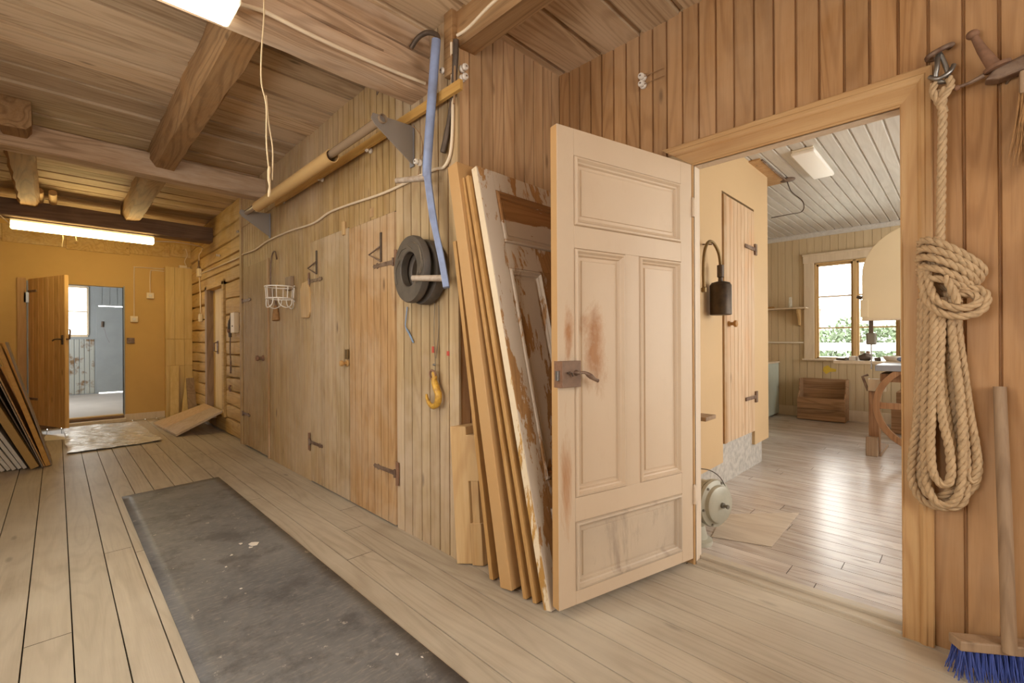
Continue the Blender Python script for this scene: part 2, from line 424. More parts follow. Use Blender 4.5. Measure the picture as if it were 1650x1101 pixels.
# plank wall with three cupboard door openings
LD = (4.93, 5.76, 1.985); MD = (3.142, 3.85, 1.975); RD = (2.504, 3.138, 1.962)
pl = lambda u, w, d: (XP - d, u, w)
for nm, parts, mk, lab in (
    ('wall_plank', [(YR, RD[0], 0, CZ)], 'plank_pale', 'narrow pale board wall below the cable reel beside the recess'),
    ('wall_plank', [(MD[1], LD[0], 0, CZ), (LD[1], 5.85, 0, CZ), (RD[0], MD[0], RD[2] + .004, CZ), (MD[0], MD[1], MD[2] + .004, CZ), (LD[0], LD[1], LD[2] + .004, CZ)], 'plank', 'tongue-and-groove board wall around the three flush cupboard doors')):
    mb = MB()
    for (a, b, c, d) in parts: strips(mb, pl, a, b, c, d, .085, .006, .013, .005, False, random, .0024)
    struct(mb.build(nm, M[mk], loc=(0, 0, 0), weld=True), lab, 'wall')
struct(MB().box(XP + .035, XP + .09, YR + .03, 5.85, 0, CZ).build('wall_core', M['void'], loc=(0, 0, 0)), 'dark backing behind the plank wall', 'wall')

# recess wall, facing the camera
mb = MB(); strips(mb, lambda u, w, d: (u, YR - d, w), XP, XR + .01, 0, CZ, .086, .004, .012, .005, False, random, .002)
mb.box(XP + .01, XR + .05, YR + .02, YR + .05, 0, CZ)
struct(mb.build('wall_recess', M['pine_recess'], loc=(0, 0, 0), weld=True), 'short reddish pine wall behind the leaning doors', 'wall')
struct(MB().box(XP - .006, XP + .012, YR - .006, YR + .05, 0, CZ - .19).build('trim_1', M['plank_pale'], loc=(0, 0, 0), bevel=.003), 'corner board where the plank wall ends', 'trim')

# doorway wall
DY0, DY1, DZ = .181, .992, 2.05
dw = lambda u, w, d: (XR - d, u, w)
mb = MB()
strips(mb, dw, YB, .006, 0, CZ, .086, .006, .012, .006, False, random, .002)
strips(mb, dw, .006, .10, 0, CZ, .094, .0, .012, .006, False, random, .002)
strips(mb, dw, .10, 1.14, DZ + .09, CZ, .0865, .003, .012, .006, False, random, .002)
strips(mb, dw, 1.14, YR, 0, CZ, .0865, .003, .012, .006, False, random, .002)
struct(mb.build('wall_right', M['pine_red'], loc=(0, 0, 0), weld=True), 'reddish pine board wall around the doorway', 'wall')
mb = MB().box(XR + .014, 2.39, YB, DY0 - .025, -.02, 2.95).box(XR + .014, 2.39, DY1 + .025, 2.7, -.02, 2.95).box(XR + .014, 2.39, DY0 - .025, DY1 + .025, DZ + .03, 2.95)
struct(mb.build('wall_right_core', M['plaster_pale'], loc=(0, 0, 0)), 'thickness of the doorway wall', 'wall')

# door frame: jambs, threshold, moulded casings
jm = MB().box(XR - .012, 2.395, DY0 - .028, DY0, 0, DZ + .03)
struct(jm.build('trim_2', M['pine_trim'], loc=(0, 0, 0), bevel=.003), 'right jamb lining of the doorway', 'trim')
jm = MB().box(XR - .012, 2.395, DY1, DY1 + .028, 0, DZ + .03)
struct(jm.build('trim_3', M['jamb'], loc=(0, 0, 0), bevel=.003), 'pale painted left jamb behind the open door', 'trim')
jm = MB().box(XR - .012, 2.395, DY0, DY1, DZ, DZ + .03)
struct(jm.build('trim_4', M['jamb'], loc=(0, 0, 0), bevel=.003), 'pale head lining of the doorway', 'trim')
jm = MB().box(XR - .005, 2.375, DY0, DY1, -.01, .012).box(2.375, 2.42, DY0, DY1, -.01, .028)
struct(jm.build('trim_5', M['floor'], loc=(0, 0, 0), bevel=.004), 'worn stepped threshold in the doorway', 'trim')

CAS = [(0, 0), (0, .018), (.004, .021), (.008, .018), (.05, .018), (.054, .023), (.062, .028), (.07, .028), (.074, .024), (.088, .024), (.092, .020), (.092, 0)]
def casing(name, f0, f1, mat, label):
    """moulding swept from f0 to f1; f(w, d) gives the mitred end points"""
    mb = MB(); n = len(CAS)
    mb.add([f0(w, d) for w, d in CAS] + [f1(w, d) for w, d in CAS], [(i, (i + 1) % n, n + (i + 1) % n, n + i) for i in range(n)] + [list(range(n)), list(range(n, 2 * n))[::-1]])
    return struct(mb.build(name, mat, loc=(0, 0, 0)), label, 'trim')
X0 = XR - .002
casing('trim_6', lambda w, d: (X0 - d, DY0 - w, 0), lambda w, d: (X0 - d, DY0 - w, DZ + w * 1.36), M['pine_trim'], 'moulded pine casing down the rope side of the doorway')
casing('trim_7', lambda w, d: (X0 - d, DY0 - w, DZ + w * 1.36), lambda w, d: (X0 - d, DY1 + w * 1.85, DZ + w * 1.36), M['pine_trim_y'], 'moulded pine head casing above the doorway')
casing('trim_8', lambda w, d: (X0 - d, DY1 + w * 1.6, 0), lambda w, d: (X0 - d, DY1 + w * 1.6, DZ), M['pine_trim'], 'moulded casing hidden behind the open door')

# unseen shell behind the camera, with window openings added for fill daylight
def wall_with_holes(name, mat, label, fixed, a0, a1, z0, z1, holes, axis, thick):
    mb = MB(); cuts = sorted({a0, a1} | {h[0] for h in holes} | {h[1] for h in holes})
    def add(p, q, c, d):
        if d - c < 1e-4: return
        if axis == 'x': mb.box(fixed, fixed + thick, p, q, c, d)
        else: mb.box(p, q, fixed, fixed + thick, c, d)
    for p, q in zip(cuts, cuts[1:]):
        hs = [h for h in holes if h[0] <= p + 1e-6 and h[1] >= q - 1e-6]
        if hs: add(p, q, z0, hs[0][2]); add(p, q, hs[0][3], z1)
        else: add(p, q, z0, z1)
    return struct(mb.build(name, mat, loc=(0, 0, 0)), label, 'wall')
wall_with_holes('wall_left', M['plank_pale'], 'left side wall of the corridor with unseen openings added for daylight', XL - .12, YB, YF, 0, CZ, [(.3, 1.5, 1.0, 2.0), (2.3, 3.2, 1.0, 2.0)], 'x', .12)  # unseen openings added to throw side light onto the plank wall
wall_with_holes('wall_back', M['plank_pale'], 'wall behind the viewpoint with an unseen opening added for daylight', YB - .12, XL - .12, XR + .1, 0, CZ, [(-.3, 1.5, 1.0, 2.3)], 'y', .12)  # unseen opening added to light the door and recess

# log wall
def log_wall(mb, y0, y1, zs, ny=24):
    base = len(mb.v); prof = []
    for i, (a, b) in enumerate(zip(zs, zs[1:])):
        mb_h = b - a
        for t in (0, .03, .07, .15, .5, .85, .93, .97, 1.0):
            e = min(t, 1 - t); d = .0 if e > .1 else (.005 if e > .05 else (.026 if e > .01 else .065))
            prof.append((a + mb_h * t, d, i))
    for j in range(ny + 1):
        y = y0 + (y1 - y0) * j / ny
        for (z, d, i) in prof:
            w = noise.noise(Vector((y * 1.6, round(z / .01) * .004 + i * 7.3, 3))) * .02
            k = noise.noise(Vector((y * 2.2, i * 3.1, 9)))
            zz = z + (w if 0 < i else 0) * (1 if zs[0] + .02 < z < zs[-1] - .02 else 0)
            mb.v.append(Vector((1.525 + d * (.7 + .6 * k) + noise.noise(Vector((y * 3, z * 6, 1))) * .006, y, zz)))
    m = len(prof)
    for j in range(ny):
        for k in range(m - 1):
            mb.bid = (prof[k][2] * .37 + .11) % 1
            mb.f.append([base + j * m + k, base + j * m + k + 1, base + (j + 1) * m + k + 1, base + (j + 1) * m + k][::-1]); mb.b.append(mb.bid)
mb = MB()
ZS = [0, .2, .37, .55, .72, .86, 1.0, 1.16, 1.34, 1.5, 1.7, 1.92]
ZT = [1.92, 2.08, 2.24, 2.42, 2.62, CZ]
log_wall(mb, 5.85, 6.72, ZS, 14); log_wall(mb, 7.70, YF, ZS, 16); log_wall(mb, 5.85, YF, ZT, 40); log_wall(mb, 6.72, 7.70, [0, .22], 12)
struct(mb.build('wall_log', M['log'], loc=(0, 0, 0), smooth=28), 'hewn log wall at the far end of the corridor', 'wall')
struct(MB().box(1.60, 1.7, 5.85, YF, 0, CZ).build('wall_log_core', M['crackwood'], loc=(0, 0, 0)), 'dark chinks behind the logs', 'wall')
struct(MB().box(1.475, 1.57, 5.80, 5.87, 0, CZ).build('trim_9', M['plank'], loc=(0, 0, 0), bevel=.006), 'corner board between the plank wall and the logs', 'trim')
# door in the log wall
d = thing('door_3', 'ochre side door set deep in the log wall above the ramp', 'door', (1.56, 7.2, .2), kind='structure')
MB().box(1.585, 1.61, 6.78, 7.64, .22, 1.90).build('leaf', M['panel_box'], d, bevel=.003)
MB().box(1.50, 1.60, 7.62, 7.72, .2, 1.95).build('jamb', M['grey_wood'], d, bevel=.004)
MB().box(1.50, 1.60, 6.70, 6.79, .2, 1.95).build('jamb', M['log'], d, bevel=.004)
MB().box(1.50, 1.60, 6.70, 7.72, 1.90, 1.97).build('head_jamb', M['log'], d, bevel=.004)
MB().box(1.575, 1.585, 7.34, 7.40, 1.0, 1.18).build('handle_plate', M['iron'], d)
MB().tube([(1.575, 7.37, 1.16), (1.54, 7.37, 1.15), (1.54, 7.37, 1.04), (1.575, 7.37, 1.03)], .008).build('handle', M['iron'], d, smooth=60)

# far wall with the open doorway
wall_with_holes('wall_far', M['plaster'], 'ochre yellow plastered end wall of the corridor', YF, XL - .12, 1.75, 0, CZ, [(-.27, .70, .1, 1.985)], 'y', .14)
struct(MB().box(.705, 1.20, YF - .016, YF, 0, .10).build('baseboard_far', M['trim_white'], loc=(0, 0, 0), bevel=.003), 'scuffed pale skirting below the ochre wall', 'baseboard')
mb = MB(); rr = random.Random(5); x = XL
while x < 1.5:
    x2 = x + rr.uniform(.3, .7); mb.bid = rr.random()
    mb.box(x, min(x2, 1.53), YF - .02 - rr.random() * .012, YF, 2.46 + rr.uniform(0, .06), 2.72); x = x2
struct(mb.build('trim_10', M['log'], loc=(0, 0, 0), bevel=.006), 'rough timber band along the top of the ochre wall', 'trim')
mb = MB().box(-.27, .70, YF - .05, YF + .14, 0, .085)
struct(mb.build('trim_11', M['beam_dark'], loc=(0, 0, 0), bevel=.006), 'worn raised sill in the far doorway', 'trim')
mb = MB(); mb.obox((.06, YF - .16, .0), (.66, .03, 0), (0, .09, 0), (0, 0, .055))
struct(mb.build('trim_12', M['trim_white'], loc=(0, 0, 0), bevel=.01), 'pale worn step strip before the far doorway', 'trim')
for nm, a in (("trim_13", (-.285, -.27, 2.0)), ('trim_14', (.70, .715, 2.0))):
    struct(MB().box(a[0], a[1], YF - .012, YF + .14, .08, a[2]).build(nm, M['bluegrey'], loc=(0, 0, 0), bevel=.003), 'thin grey edge of the far doorway ' + ('at its latch side' if nm == 'trim_14' else 'at its hinge side'), 'trim')

# far room
YW = 12.9
mb = MB().box(-1.2, 2.0, YF + .14, YW, 0, .1)
struct(mb.build('floor_far', M['farfloor'], loc=(0, 0, 0)), 'grey floor of the room beyond the far doorway', 'floor')
struct(MB().box(-1.2, 2.0, YF + .14, YW, 2.7, 2.8).build('ceiling_far', M['bluegrey'], loc=(0, 0, 0)), 'ceiling of the far room', 'ceiling')
wall_with_holes('wall_far_room', M['bluegrey'], 'blue-grey outer wall of the far room', YW, -1.3, 2.1, 0, 2.8, [(-.5, .455, 1.33, 2.32), (.62, 1.35, .1, 1.955)], 'y', .12)
mb = MB(); strips(mb, lambda u, w, d: (u, YW - d - .01, w), -1.2, .56, .12, 1.24, .075, 0, .014, .012)
struct(mb.build('trim_15', M['bluegrey_stained'], loc=(0, 0, 0), weld=True), 'stained ribbed panelling below the far window', 'trim')
mb = MB(); strips(mb, lambda u, w, d: (u, YW - d - .008, w), .56, 1.9, 1.99, 2.7, .12, 0, .02, .008)
struct(mb.build('trim_16', M['bluegrey'], loc=(0, 0, 0), weld=True), 'blue-grey boards above the far outer door', 'trim')
wall_with_holes('wall_far_side', M['bluegrey'], 'one side wall of the far room with an unseen opening added for light', -1.3, YF + .14, YW, 0, 2.8, [(10.0, 12.2, .9, 2.3)], 'x', .1)  # unseen side opening added to brighten the far room
struct(MB().box(2.0, 2.1, YF + .14, YW, 0, 2.8).build('wall_far_other', M['bluegrey'], loc=(0, 0, 0)), 'other side wall of the far room', 'wall')
w = thing('window_2', 'bright two-pane window of the far room', 'window', (0, YW, 1.33), kind='structure')
MB().box(-.5, .455, YW - .02, YW + .06, 1.29, 1.34).build('sill', M['trim_white'], w)
MB().box(.44, .47, YW - .02, YW + .06, 1.33, 2.33).box(-.5, .455, YW - .02, YW + .06, 2.30, 2.34).build('frame', M['trim_white'], w)
MB().box(-.5, .45, YW, YW + .03, 1.80, 1.825).build('glazing_bar', M['trim_white'], w)
MB().box(-.5, .45, YW + .04, YW + .044, 1.34, 2.31).build('pane', M['glass'], w)
d = thing('door_4', 'blue-grey plank door to the yard with daylight leaking over it', 'door', (.97, YW, .1), kind='structure')
MB().box(.58, 1.40, YW - .03, YW - .003, .125, 1.932).build('leaf', M['bluegrey'], d, bevel=.003)
MB().box(.61, .80, YW + .005, YW + .018, 1.60, 1.63).build('strap', M['steel'], d)
MB().tube([(1.0, YW + .0, .78), (1.1, YW - .04, .78)], .012).build('handle', M['rust'], d, smooth=60)

# beams
def log_beam(name, path, prof, mat, label, loc=None, n=18, wob=.008, seed=0):
    """a hewn timber: profile points (side, up) swept from path[0] to path[1]"""
    a, b = Vector(path[0]), Vector(path[1]); t = (b - a).normalized(); s = Vector((0, 0, 1)).cross(t); m = len(prof); mb = MB()
    for i in range(n + 1):
        c = a.lerp(b, i / n)
        for k, (u, v) in enumerate(prof):
            q = noise.noise(Vector((i * .5 + seed, k * .9, seed))) * wob
            r = noise.noise(Vector((i * .5 + seed, k * .9, seed + 5))) * wob
            mb.v.append(c + s * (u + q) + Vector((0, 0, v + r)))
    for i in range(n):
        for k in range(m):
            l = (k + 1) % m
            mb.f.append([i * m + k, i * m + l, (i + 1) * m + l, (i + 1) * m + k]); mb.b.append(seed * .13 % 1)
    mb.f.append(list(range(m))[::-1]); mb.f.append([n * m + k for k in range(m)]); mb.b += [0, 0]
    return struct(mb.build(name, mat, loc=loc or (0, 0, 0), smooth=35), label, 'beam')
def rect(w, z0, z1, c=.02):
    return [(-w / 2 + c, z0), (w / 2 - c, z0), (w / 2, z0 + c), (w / 2, z1), (-w / 2, z1), (-w / 2, z0 + c)]
log_beam('beam', ((XL, 2.27, 0), (XP, 2.25, 0)), [(-.08, 2.555), (.07, 2.55), (.11, 2.59), (.12, 2.70), (.11, CZ + .01), (-.11, CZ + .01), (-.122, 2.78), (-.121, 2.752), (-.098, 2.745), (-.120, 2.738), (-.118, 2.668), (-.104, 2.662), (-.116, 2.656), (-.105, 2.59)], M['beam_x'], 'great pale hewn beam carrying the white cable', seed=1, wob=.012)
log_beam('beam', ((XL, 4.99, 0), (XP, 5.06, 0)), rect(.17, 2.60, 2.785, .012), M['beam_x'], 'sawn grey-brown beam crossing the middle of the ceiling', seed=2, wob=.004)
log_beam('beam', ((XL, 7.42, 0), (XP + .04, 7.44, 0)), rect(.2, 2.54, 2.735, .012), M['beam_dark'], 'dark beam above the far strip lamp', seed=3, wob=.004)
log_beam('beam', ((.672, 2.36, 0), (.665, 7.55, 0)), [(-.07, 2.675), (.06, 2.67), (.095, 2.73), (.09, CZ + .01), (-.09, CZ + .01), (-.10, 2.74)], M['joist'], 'rough brown log joist running down the ceiling middle', seed=4, wob=.014, n=30)
log_beam('beam', ((-.21, 4.72, 0), (-.215, 7.55, 0)), [(-.06, 2.675), (.06, 2.67), (.085, 2.72), (.085, CZ + .01), (-.085, CZ + .01), (-.085, 2.72)], M['joist'], 'rough log joist at the lamp end of the far beam', seed=5, wob=.014, n=30)
log_beam('beam', ((1.555, YB, 0), (1.555, YR, 0)), [(-.055, 2.705), (.06, 2.695), (.07, 2.72), (.065, CZ + .01), (-.065, CZ + .01), (-.066, 2.73)], M['joist'], 'rough header beam over the recess with a white cable', seed=6, wob=.005)
log_beam('trim_17', ((XP - .03, YR - .02, 2.4), (XP - .03, YR - .02, CZ)), [(-.03, -.02), (.03, -.02), (.03, .05), (-.03, .05)], M['joist'], 'x') if False else None
struct(MB().box(XP - .035, XP + .008, YR + .0, YR + .07, 2.55, CZ).build('trim_17', M['joist'], loc=(0, 0, 0), bevel=.004), 'stub post at the corner above the recess', 'trim')

# ---------------- right-hand room
XW, ZR = 7.95, 2.735
YA, YZ = -1.9, 2.75
fl = MB(); x = 2.415; rr = random.Random(11)
while x < XW:
    x2 = min(x + rr.uniform(.10, .135), XW); y = YA
    while y < YZ:
        y2 = min(y + rr.uniform(1.4, 3.2), YZ); fl.bid = rr.random(); gx = .002
        fl.face([(x + gx, y + .0015, 0), (x2 - gx, y + .0015, 0), (x2 - gx, y2 - .0015, 0), (x + gx, y2 - .0015, 0)])
        fl.face([(x + gx, y, -.02), (x + gx, y, 0), (x + gx, y2, 0), (x + gx, y2, -.02)]); fl.face([(x2 - gx, y, 0), (x2 - gx, y, -.02), (x2 - gx, y2, -.02), (x2 - gx, y2, 0)])
        y = y2
    x = x2
struct(fl.build('floor_workshop', M['floor_right'], loc=(0, 0, 0)), 'scrubbed shiny plank floor of the workshop', 'floor')
struct(MB().box(2.415, XW, YA, YZ, -.1, -.021).build('floor_workshop_base', M['void'], loc=(0, 0, 0)), 'dark gap beneath the workshop boards', 'floor')
ce = MB(); strips(ce, lambda u, w, d: (w, u, ZR - d), YA, YZ, 2.39, XW, .10, .003, .012, .010)
ce.box(2.4, XW + .1, YA - .1, YZ + .1, ZR + .02, ZR + .1)
struct(ce.build('ceiling_workshop', M['ceil_white'], loc=(0, 0, 0), weld=True), 'white beaded board ceiling of the workshop', 'ceiling')
struct(MB().box(4.33, 5.15, 1.27, 1.45, ZR - .012, ZR).build('trim_18', M['pine_trim'], loc=(0, 0, 0)), 'bare wood patch on the white workshop ceiling', 'trim')
# window wall
WY0, WY1, WZ0, WZ1 = .63, 1.60, .875, 2.285
bw = lambda u, w, d: (XW - d, u, w)
mb = MB()
strips(mb, bw, YA, WY0, 0, ZR, .098, .002, .006, .005); strips(mb, bw, WY1, YZ, 0, ZR, .098, .002, .006, .005)
strips(mb, bw, WY0, WY1, 0, WZ0, .098, .002, .006, .005); strips(mb, bw, WY0, WY1, WZ1, ZR, .098, .002, .006, .005)
struct(mb.build('wall_window', M['beige_boards'], loc=(0, 0, 0), weld=True), 'beige beadboard wall holding the workshop window', 'wall')
wall_with_holes('wall_window_core', M['beige_boards'], 'thickness of the window wall', XW + .012, YA, YZ, -.05, ZR + .1, [(WY0, WY1, WZ0, WZ1)], 'x', .13)
wall_with_holes('wall_workshop_side', M['beige_boards'], 'unseen workshop side wall with tall openings added for daylight', YA - .12, 2.4, XW + .15, -.05, ZR + .1, [(3.2, 4.8, .8, 2.4), (5.6, 7.2, .8, 2.4)], 'y', .12)  # both openings are added to brighten the workshop from out of view
struct(MB().box(2.4, XW + .15, YZ, YZ + .1, -.05, ZR + .1).build('wall_workshop_end', M['beige_boards'], loc=(0, 0, 0)), 'workshop wall behind the yellow partition', 'wall')
struct(MB().box(XW - .018, XW, YA, YZ, 0, .15).build('baseboard_window', M['trim_white'], loc=(0, 0, 0), bevel=.004), 'pale skirting under the workshop window', 'baseboard')
mb = MB(); mb.prism([(XW, YA, ZR), (XW - .05, YA, ZR), (XW - .05, YA, ZR - .018), (XW - .03, YA, ZR - .04), (XW - .014, YA, ZR - .062), (XW, YA, ZR - .062)], (0, YZ - YA, 0))
struct(mb.build('trim_19', M['ceil_white'], loc=(0, 0, 0)), 'grey-white cornice above the window wall', 'trim')
mb = MB(); 
mb.box(XW - .004, XW - .0005, 1.33, 1.50, .64, .78)
w = thing('window_1', 'six-light casement window with white casing in the workshop', 'window', (XW, 1.1, .85), kind='structure')
MB().box(XW - .03, XW, WY1, WY1 + .13, .86, 2.30).build('casing', M['trim_white'], w, bevel=.006)
MB().box(XW - .03, XW, WY0 - .13, WY0, .86, 2.30).build('casing', M['trim_white'], w, bevel=.006)
MB().box(XW - .035, XW, WY0 - .14, WY1 + .14, 2.29, 2.40).build('head_casing', M['trim_white'], w, bevel=.006)
MB().box(XW - .05, XW, WY0 - .15, WY1 + .15, 2.395, 2.425).build('cap_moulding', M['trim_white'], w, bevel=.008)
MB().box(XW - .06, XW + .1, WY0 - .13, WY1 + .15, .845, .875).build('sill', M['trim_white'], w, bevel=.006)
MB().box(XW, XW + .10, WY1 - .022, WY1, WZ0, WZ1).box(XW, XW + .10, WY0, WY0 + .022, WZ0, WZ1).box(XW, XW + .10, WY0, WY1, WZ1 - .022, WZ1).build('frame', M['sash'], w, bevel=.003)
MB().box(XW + .0, XW + .09, 1.098, 1.140, WZ0, WZ1).build('mullion', M['sash'], w, bevel=.004)
for a, b in ((1.138, WY1 - .02), (WY0 + .02, 1.10)):
    s = MB().box(XW + .035, XW + .075, a, a + .028, WZ0, WZ1 - .02).box(XW + .035, XW + .075, b - .028, b, WZ0, WZ1 - .02).box(XW + .035, XW + .075, a, b, WZ0, WZ0 + .02).box(XW + .035, XW + .075, a, b, WZ1 - .05, WZ1 - .02).build('sash', M['sash'], w, bevel=.003)
    for z in (1.325, 1.785): MB().box(XW + .042, XW + .068, a + .02, b - .02, z - .010, z + .010).build('glazing_bar', M['sash'], s)
    MB().box(XW + .054, XW + .058, a + .02, b - .02, WZ0 + .02, WZ1 - .04).build('pane', M['glass'], s)

# yellow partition with concrete footing
mb = MB(); Y1 = 1.36
poly = [(2.39, .17), (3.70, .19), (3.70, 2.33), (4.46, 2.33), (4.46, .205), (4.86, .21), (4.86, ZR), (2.39, ZR)]
mb.prism([(x, Y1, z) for x, z in poly], (0, .06, 0)); mb.box(4.80, 4.86, Y1 + .06, YZ, .2, ZR)
struct(mb.build('wall_partition', M['plaster_pale'], loc=(0, 0, 0)), 'smooth yellow partition wall inside the workshop', 'wall')
mb = MB().box(2.39, 4.74, Y1 + .025, Y1 + .2, -.01, .34).box(4.5, 4.74, Y1 + .1, YZ, -.01, .34)
struct(mb.build('wall_footing', M['concrete'], loc=(0, 0, 0), bevel=.004), 'rough concrete block footing under the partition', 'wall')
struct(MB().box(3.70, 4.46, Y1 + .03, Y1 + .05, .33, 2.33).build('wall_partition_back', M['void'], loc=(0, 0, 0)), 'dark gap around the narrow partition door', 'wall')

# ------------------------------------------------------------------ doors with panels
def frame_of(o, u, v):
    o = Vector(o); u = Vector(u).normalized(); v = Vector(v).normalized(); n = u.cross(v).normalized()
    return lambda a, b, c: o + u * a + v * b + n * c

def pbox(mb, P, u0, u1, v0, v1, n0, n1):
    o = P(u0, v0, n0); mb.obox(o, P(u1, v0, n0) - o, P(u0, v1, n0) - o, P(u0, v0, n1) - o); return mb

PROF = [(0, 0), (.002, -.004), (.006, .006), (.014, .008), (.018, .002), (.022, -.004), (.028, -.007), (.033, -.017), (.037, -.018), (.048, -.017), (.051, -.012), (.056, -.012)]
def panel(P, u0, u1, v0, v1, t, mat, parent):
    mb = MB(); loops = []
    for (i, d) in PROF:
        k = len(mb.v); mb.v += [P(u0 + i, v0 + i, d), P(u1 - i, v0 + i, d), P(u1 - i, v1 - i, d), P(u0 + i, v1 - i, d)]; loops.append(k)
    k = len(mb.v); mb.v += [P(u0, v0, -t + .008), P(u1, v0, -t + .008), P(u1, v1, -t + .008), P(u0, v1, -t + .008)]
    for a, b in zip(loops, loops[1:]):
        for j in range(4): mb.f.append([a + j, a + (j + 1) % 4, b + (j + 1) % 4, b + j]); mb.b.append(.3)
    for j in range(4): mb.f.append([k + j, k + (j + 1) % 4, loops[0] + (j + 1) % 4, loops[0] + j]); mb.b.append(.3)
    mb.f.append([loops[-1] + j for j in range(4)]); mb.f.append([k + j for j in (3, 2, 1, 0)]); mb.b += [.3, .3]
    return mb.build('panel', mat, parent)

# main panelled door, open into the corridor
D = thing('door_1', 'tall cream four-panel door standing open with a rusty rim lock', 'door', (1.462, 1.195, 0), kind='structure')
P = frame_of((1.462, 1.195, .033), (2.30 - 1.462, .995 - 1.195, 0), (0, 0, 1)); DW, DH, DT = .8615, 2.018, .043
for a, b in ((0, .09), (DW - .085, DW)): pbox(MB(), P, a, b, 0, DH, -DT, 0).build('stile', M['door_paint'], D, bevel=.002)
for a, b in ((0, .058), (.350, .452), (1.513, 1.607), (1.905, DH)): pbox(MB(), P, .09, DW - .085, a, b, -DT, 0).build('rail', M['door_paint'], D, bevel=.0015)
pbox(MB(), P, .388, .479, .452, 1.513, -DT, 0).build('muntin', M['door_paint'], D, bevel=.0015)
panel(P, .09, DW - .085, 1.607, 1.905, DT, M['door_paint'], D)
panel(P, .09, .388, .452, 1.513, DT, M['door_paint'], D)
panel(P, .479, DW - .085, .452, 1.513, DT, M['door_paint'], D)
panel(P, .09, DW - .085, .058, .350, DT, M['door_paint_dirty'], D)
pbox(MB(), P, -.0015, .0, .003, DH - .003, -DT + .002, -.002).build('edge', M['strip_paint'], D)
lk = pbox(MB(), P, .006, .106, .925, 1.035, 0, .022).build('rim_lock', M['lock'], D, bevel=.002)
pbox(MB(), P, -.004, .006, .925, 1.035, -.022, .022).build('face_plate', M['rust'], lk, bevel=.001)
pbox(MB(), P, -.016, -.004, .955, .995, .002, .018).build('latch_bolt', M['steel'], lk, bevel=.001)
MB().tube([P(.035, .985, .02), P(.035, .985, .034)], .004).tube([P(.026, .985, .036), P(.035, .99, .036), P(.044, .985, .036), P(.05, .972, .036)], .004, 6).build('key', M['iron_dark'], lk, smooth=60)
MB().lathe(P(.078, .985, .02), P(0, 0, 1) - P(0, 0, 0), [(.012, 0), (.012, .006), (.007, .01), (.007, .032)], 12).tube(smoothpath([P(.078, .985, .05), P(.095, .987, .056), P(.118, .975, .058), P(.15, .957, .056), P(.172, .948, .055)], 5), [.006] * 6 + [.006, .007, .009, .010, .011, .0115, .011, .010, .009, .008, .008, .007, .007, .008, .005][:15], 10).build('handle', M['iron'], lk, smooth=60)
for z in (.28, 1.75):
    MB().lathe(P(DW + .006, z, .004), (0, 0, 1), [(.008, 0), (.008, .09), (.004, .10)], 10).build('hinge', M['door_paint'], D, smooth=40)

# peeled door leaning in the recess
D = thing('salvaged_door', 'old panelled door with peeling white paint leaning behind the open door', 'door', (1.9, 1.28, 0))
P = frame_of((1.47, 1.245, .006), (1, 0, 0), (-.012, .455, 2.02)); W2, H2, T2 = .80, 2.06, .04
for a, b in ((0, .105), (W2 - .105, W2)): pbox(MB(), P, a, b, 0, H2, -T2, 0).build('stile', M['peeled'], D, bevel=.003)
for a, b in ((0, .10), (.40, .52), (1.545, 1.675), (1.955, H2)): pbox(MB(), P, .105, W2 - .105, a, b, -T2, 0).build('rail', M['peeled'], D, bevel=.002)
pbox(MB(), P, .345, .445, .52, 1.545, -T2, 0).build('muntin', M['peeled'], D, bevel=.002)
panel(P, .105, W2 - .105, 1.675, 1.955, T2, M['peeled_panel'], D)
panel(P, .105, .345, .52, 1.545, T2, M['peeled'], D)
panel(P, .445, W2 - .105, .52, 1.545, T2, M['peeled'], D)
panel(P, .105, W2 - .105, .10, .40, T2, M['peeled_panel'], D)
pbox(MB(), P, -.002, 0, .004, H2 - .004, -T2 + .002, -.002).build('edge', M['peeled_edge'], D)

# boards leaning in the recess: bottom centre, top centre, face width (towards x), thickness
def slab(name, mat, label, cat, bot, top, w, t, group=None, wd=(1, 0, 0)):
    b = Vector(bot); l = Vector(top) - b; wv = Vector(wd).normalized() * w
    th = l.cross(wv).normalized() * t
    mb = MB(); mb.obox(b - th * .5, wv, th, l)
    o = mb.build(name, M[mat], loc=b + wv * .5, bevel=.003)
    return tag(o, label, cat, group)
slab('frame_timber', 'strip_paint', 'long ochre timber with flaked white edge leaning at the corner', 'timber', (1.452, 1.50, .012), (1.405, 1.825, 2.04), .36, .075)
slab('plank', 'ochre_wood', 'slim ochre plank leaning behind the long flaked timber', 'plank', (1.470, 1.62, .006), (1.424, 1.835, 1.66), .40, .026)
slab('plank', 'ochre_wood', 'thin ochre board leaning nearest the flaked timber', 'plank', (1.462, 1.392, .006), (1.428, 1.771, 1.965), .40, .020, None)
slab('plank', 'ochre_wood', 'brown-edged board leaning against the peeling door', 'plank', (1.468, 1.338, .006), (1.434, 1.745, 1.97), .42, .022, None)
slab('offcut', 'grey_wood', 'short dark offcut lying between the leaning boards', 'wood offcut', (1.50, 1.428, .004), (1.50, 1.438, .13), .22, .022, None)
t = thing('planed_board', 'short new planed board with a cleat beside the plank wall corner', 'board', (1.49, 1.79, 0))
b0 = Vector((1.452, 1.862, .006)); l0 = Vector((1.425, 1.880, .715)) - b0
MB().obox(b0, (.055, -.06, 0), (.35, .0, 0), l0).build('board', M['fresh'], t, bevel=.003)
o = Vector((1.500, 1.795, .004)); l = Vector((1.474, 1.815, .66)) - o
mb = MB(); mb.obox(o, (.035, -.045, 0), (.3, 0, 0), l * .33).obox(o + l * .66, (.035, -.045, 0), (.3, 0, 0), l * .36)
mb.obox(o + l * .3 + Vector((.012, -.008, 0)), (.022, -.03, 0), (.3, 0, 0), l * .4)
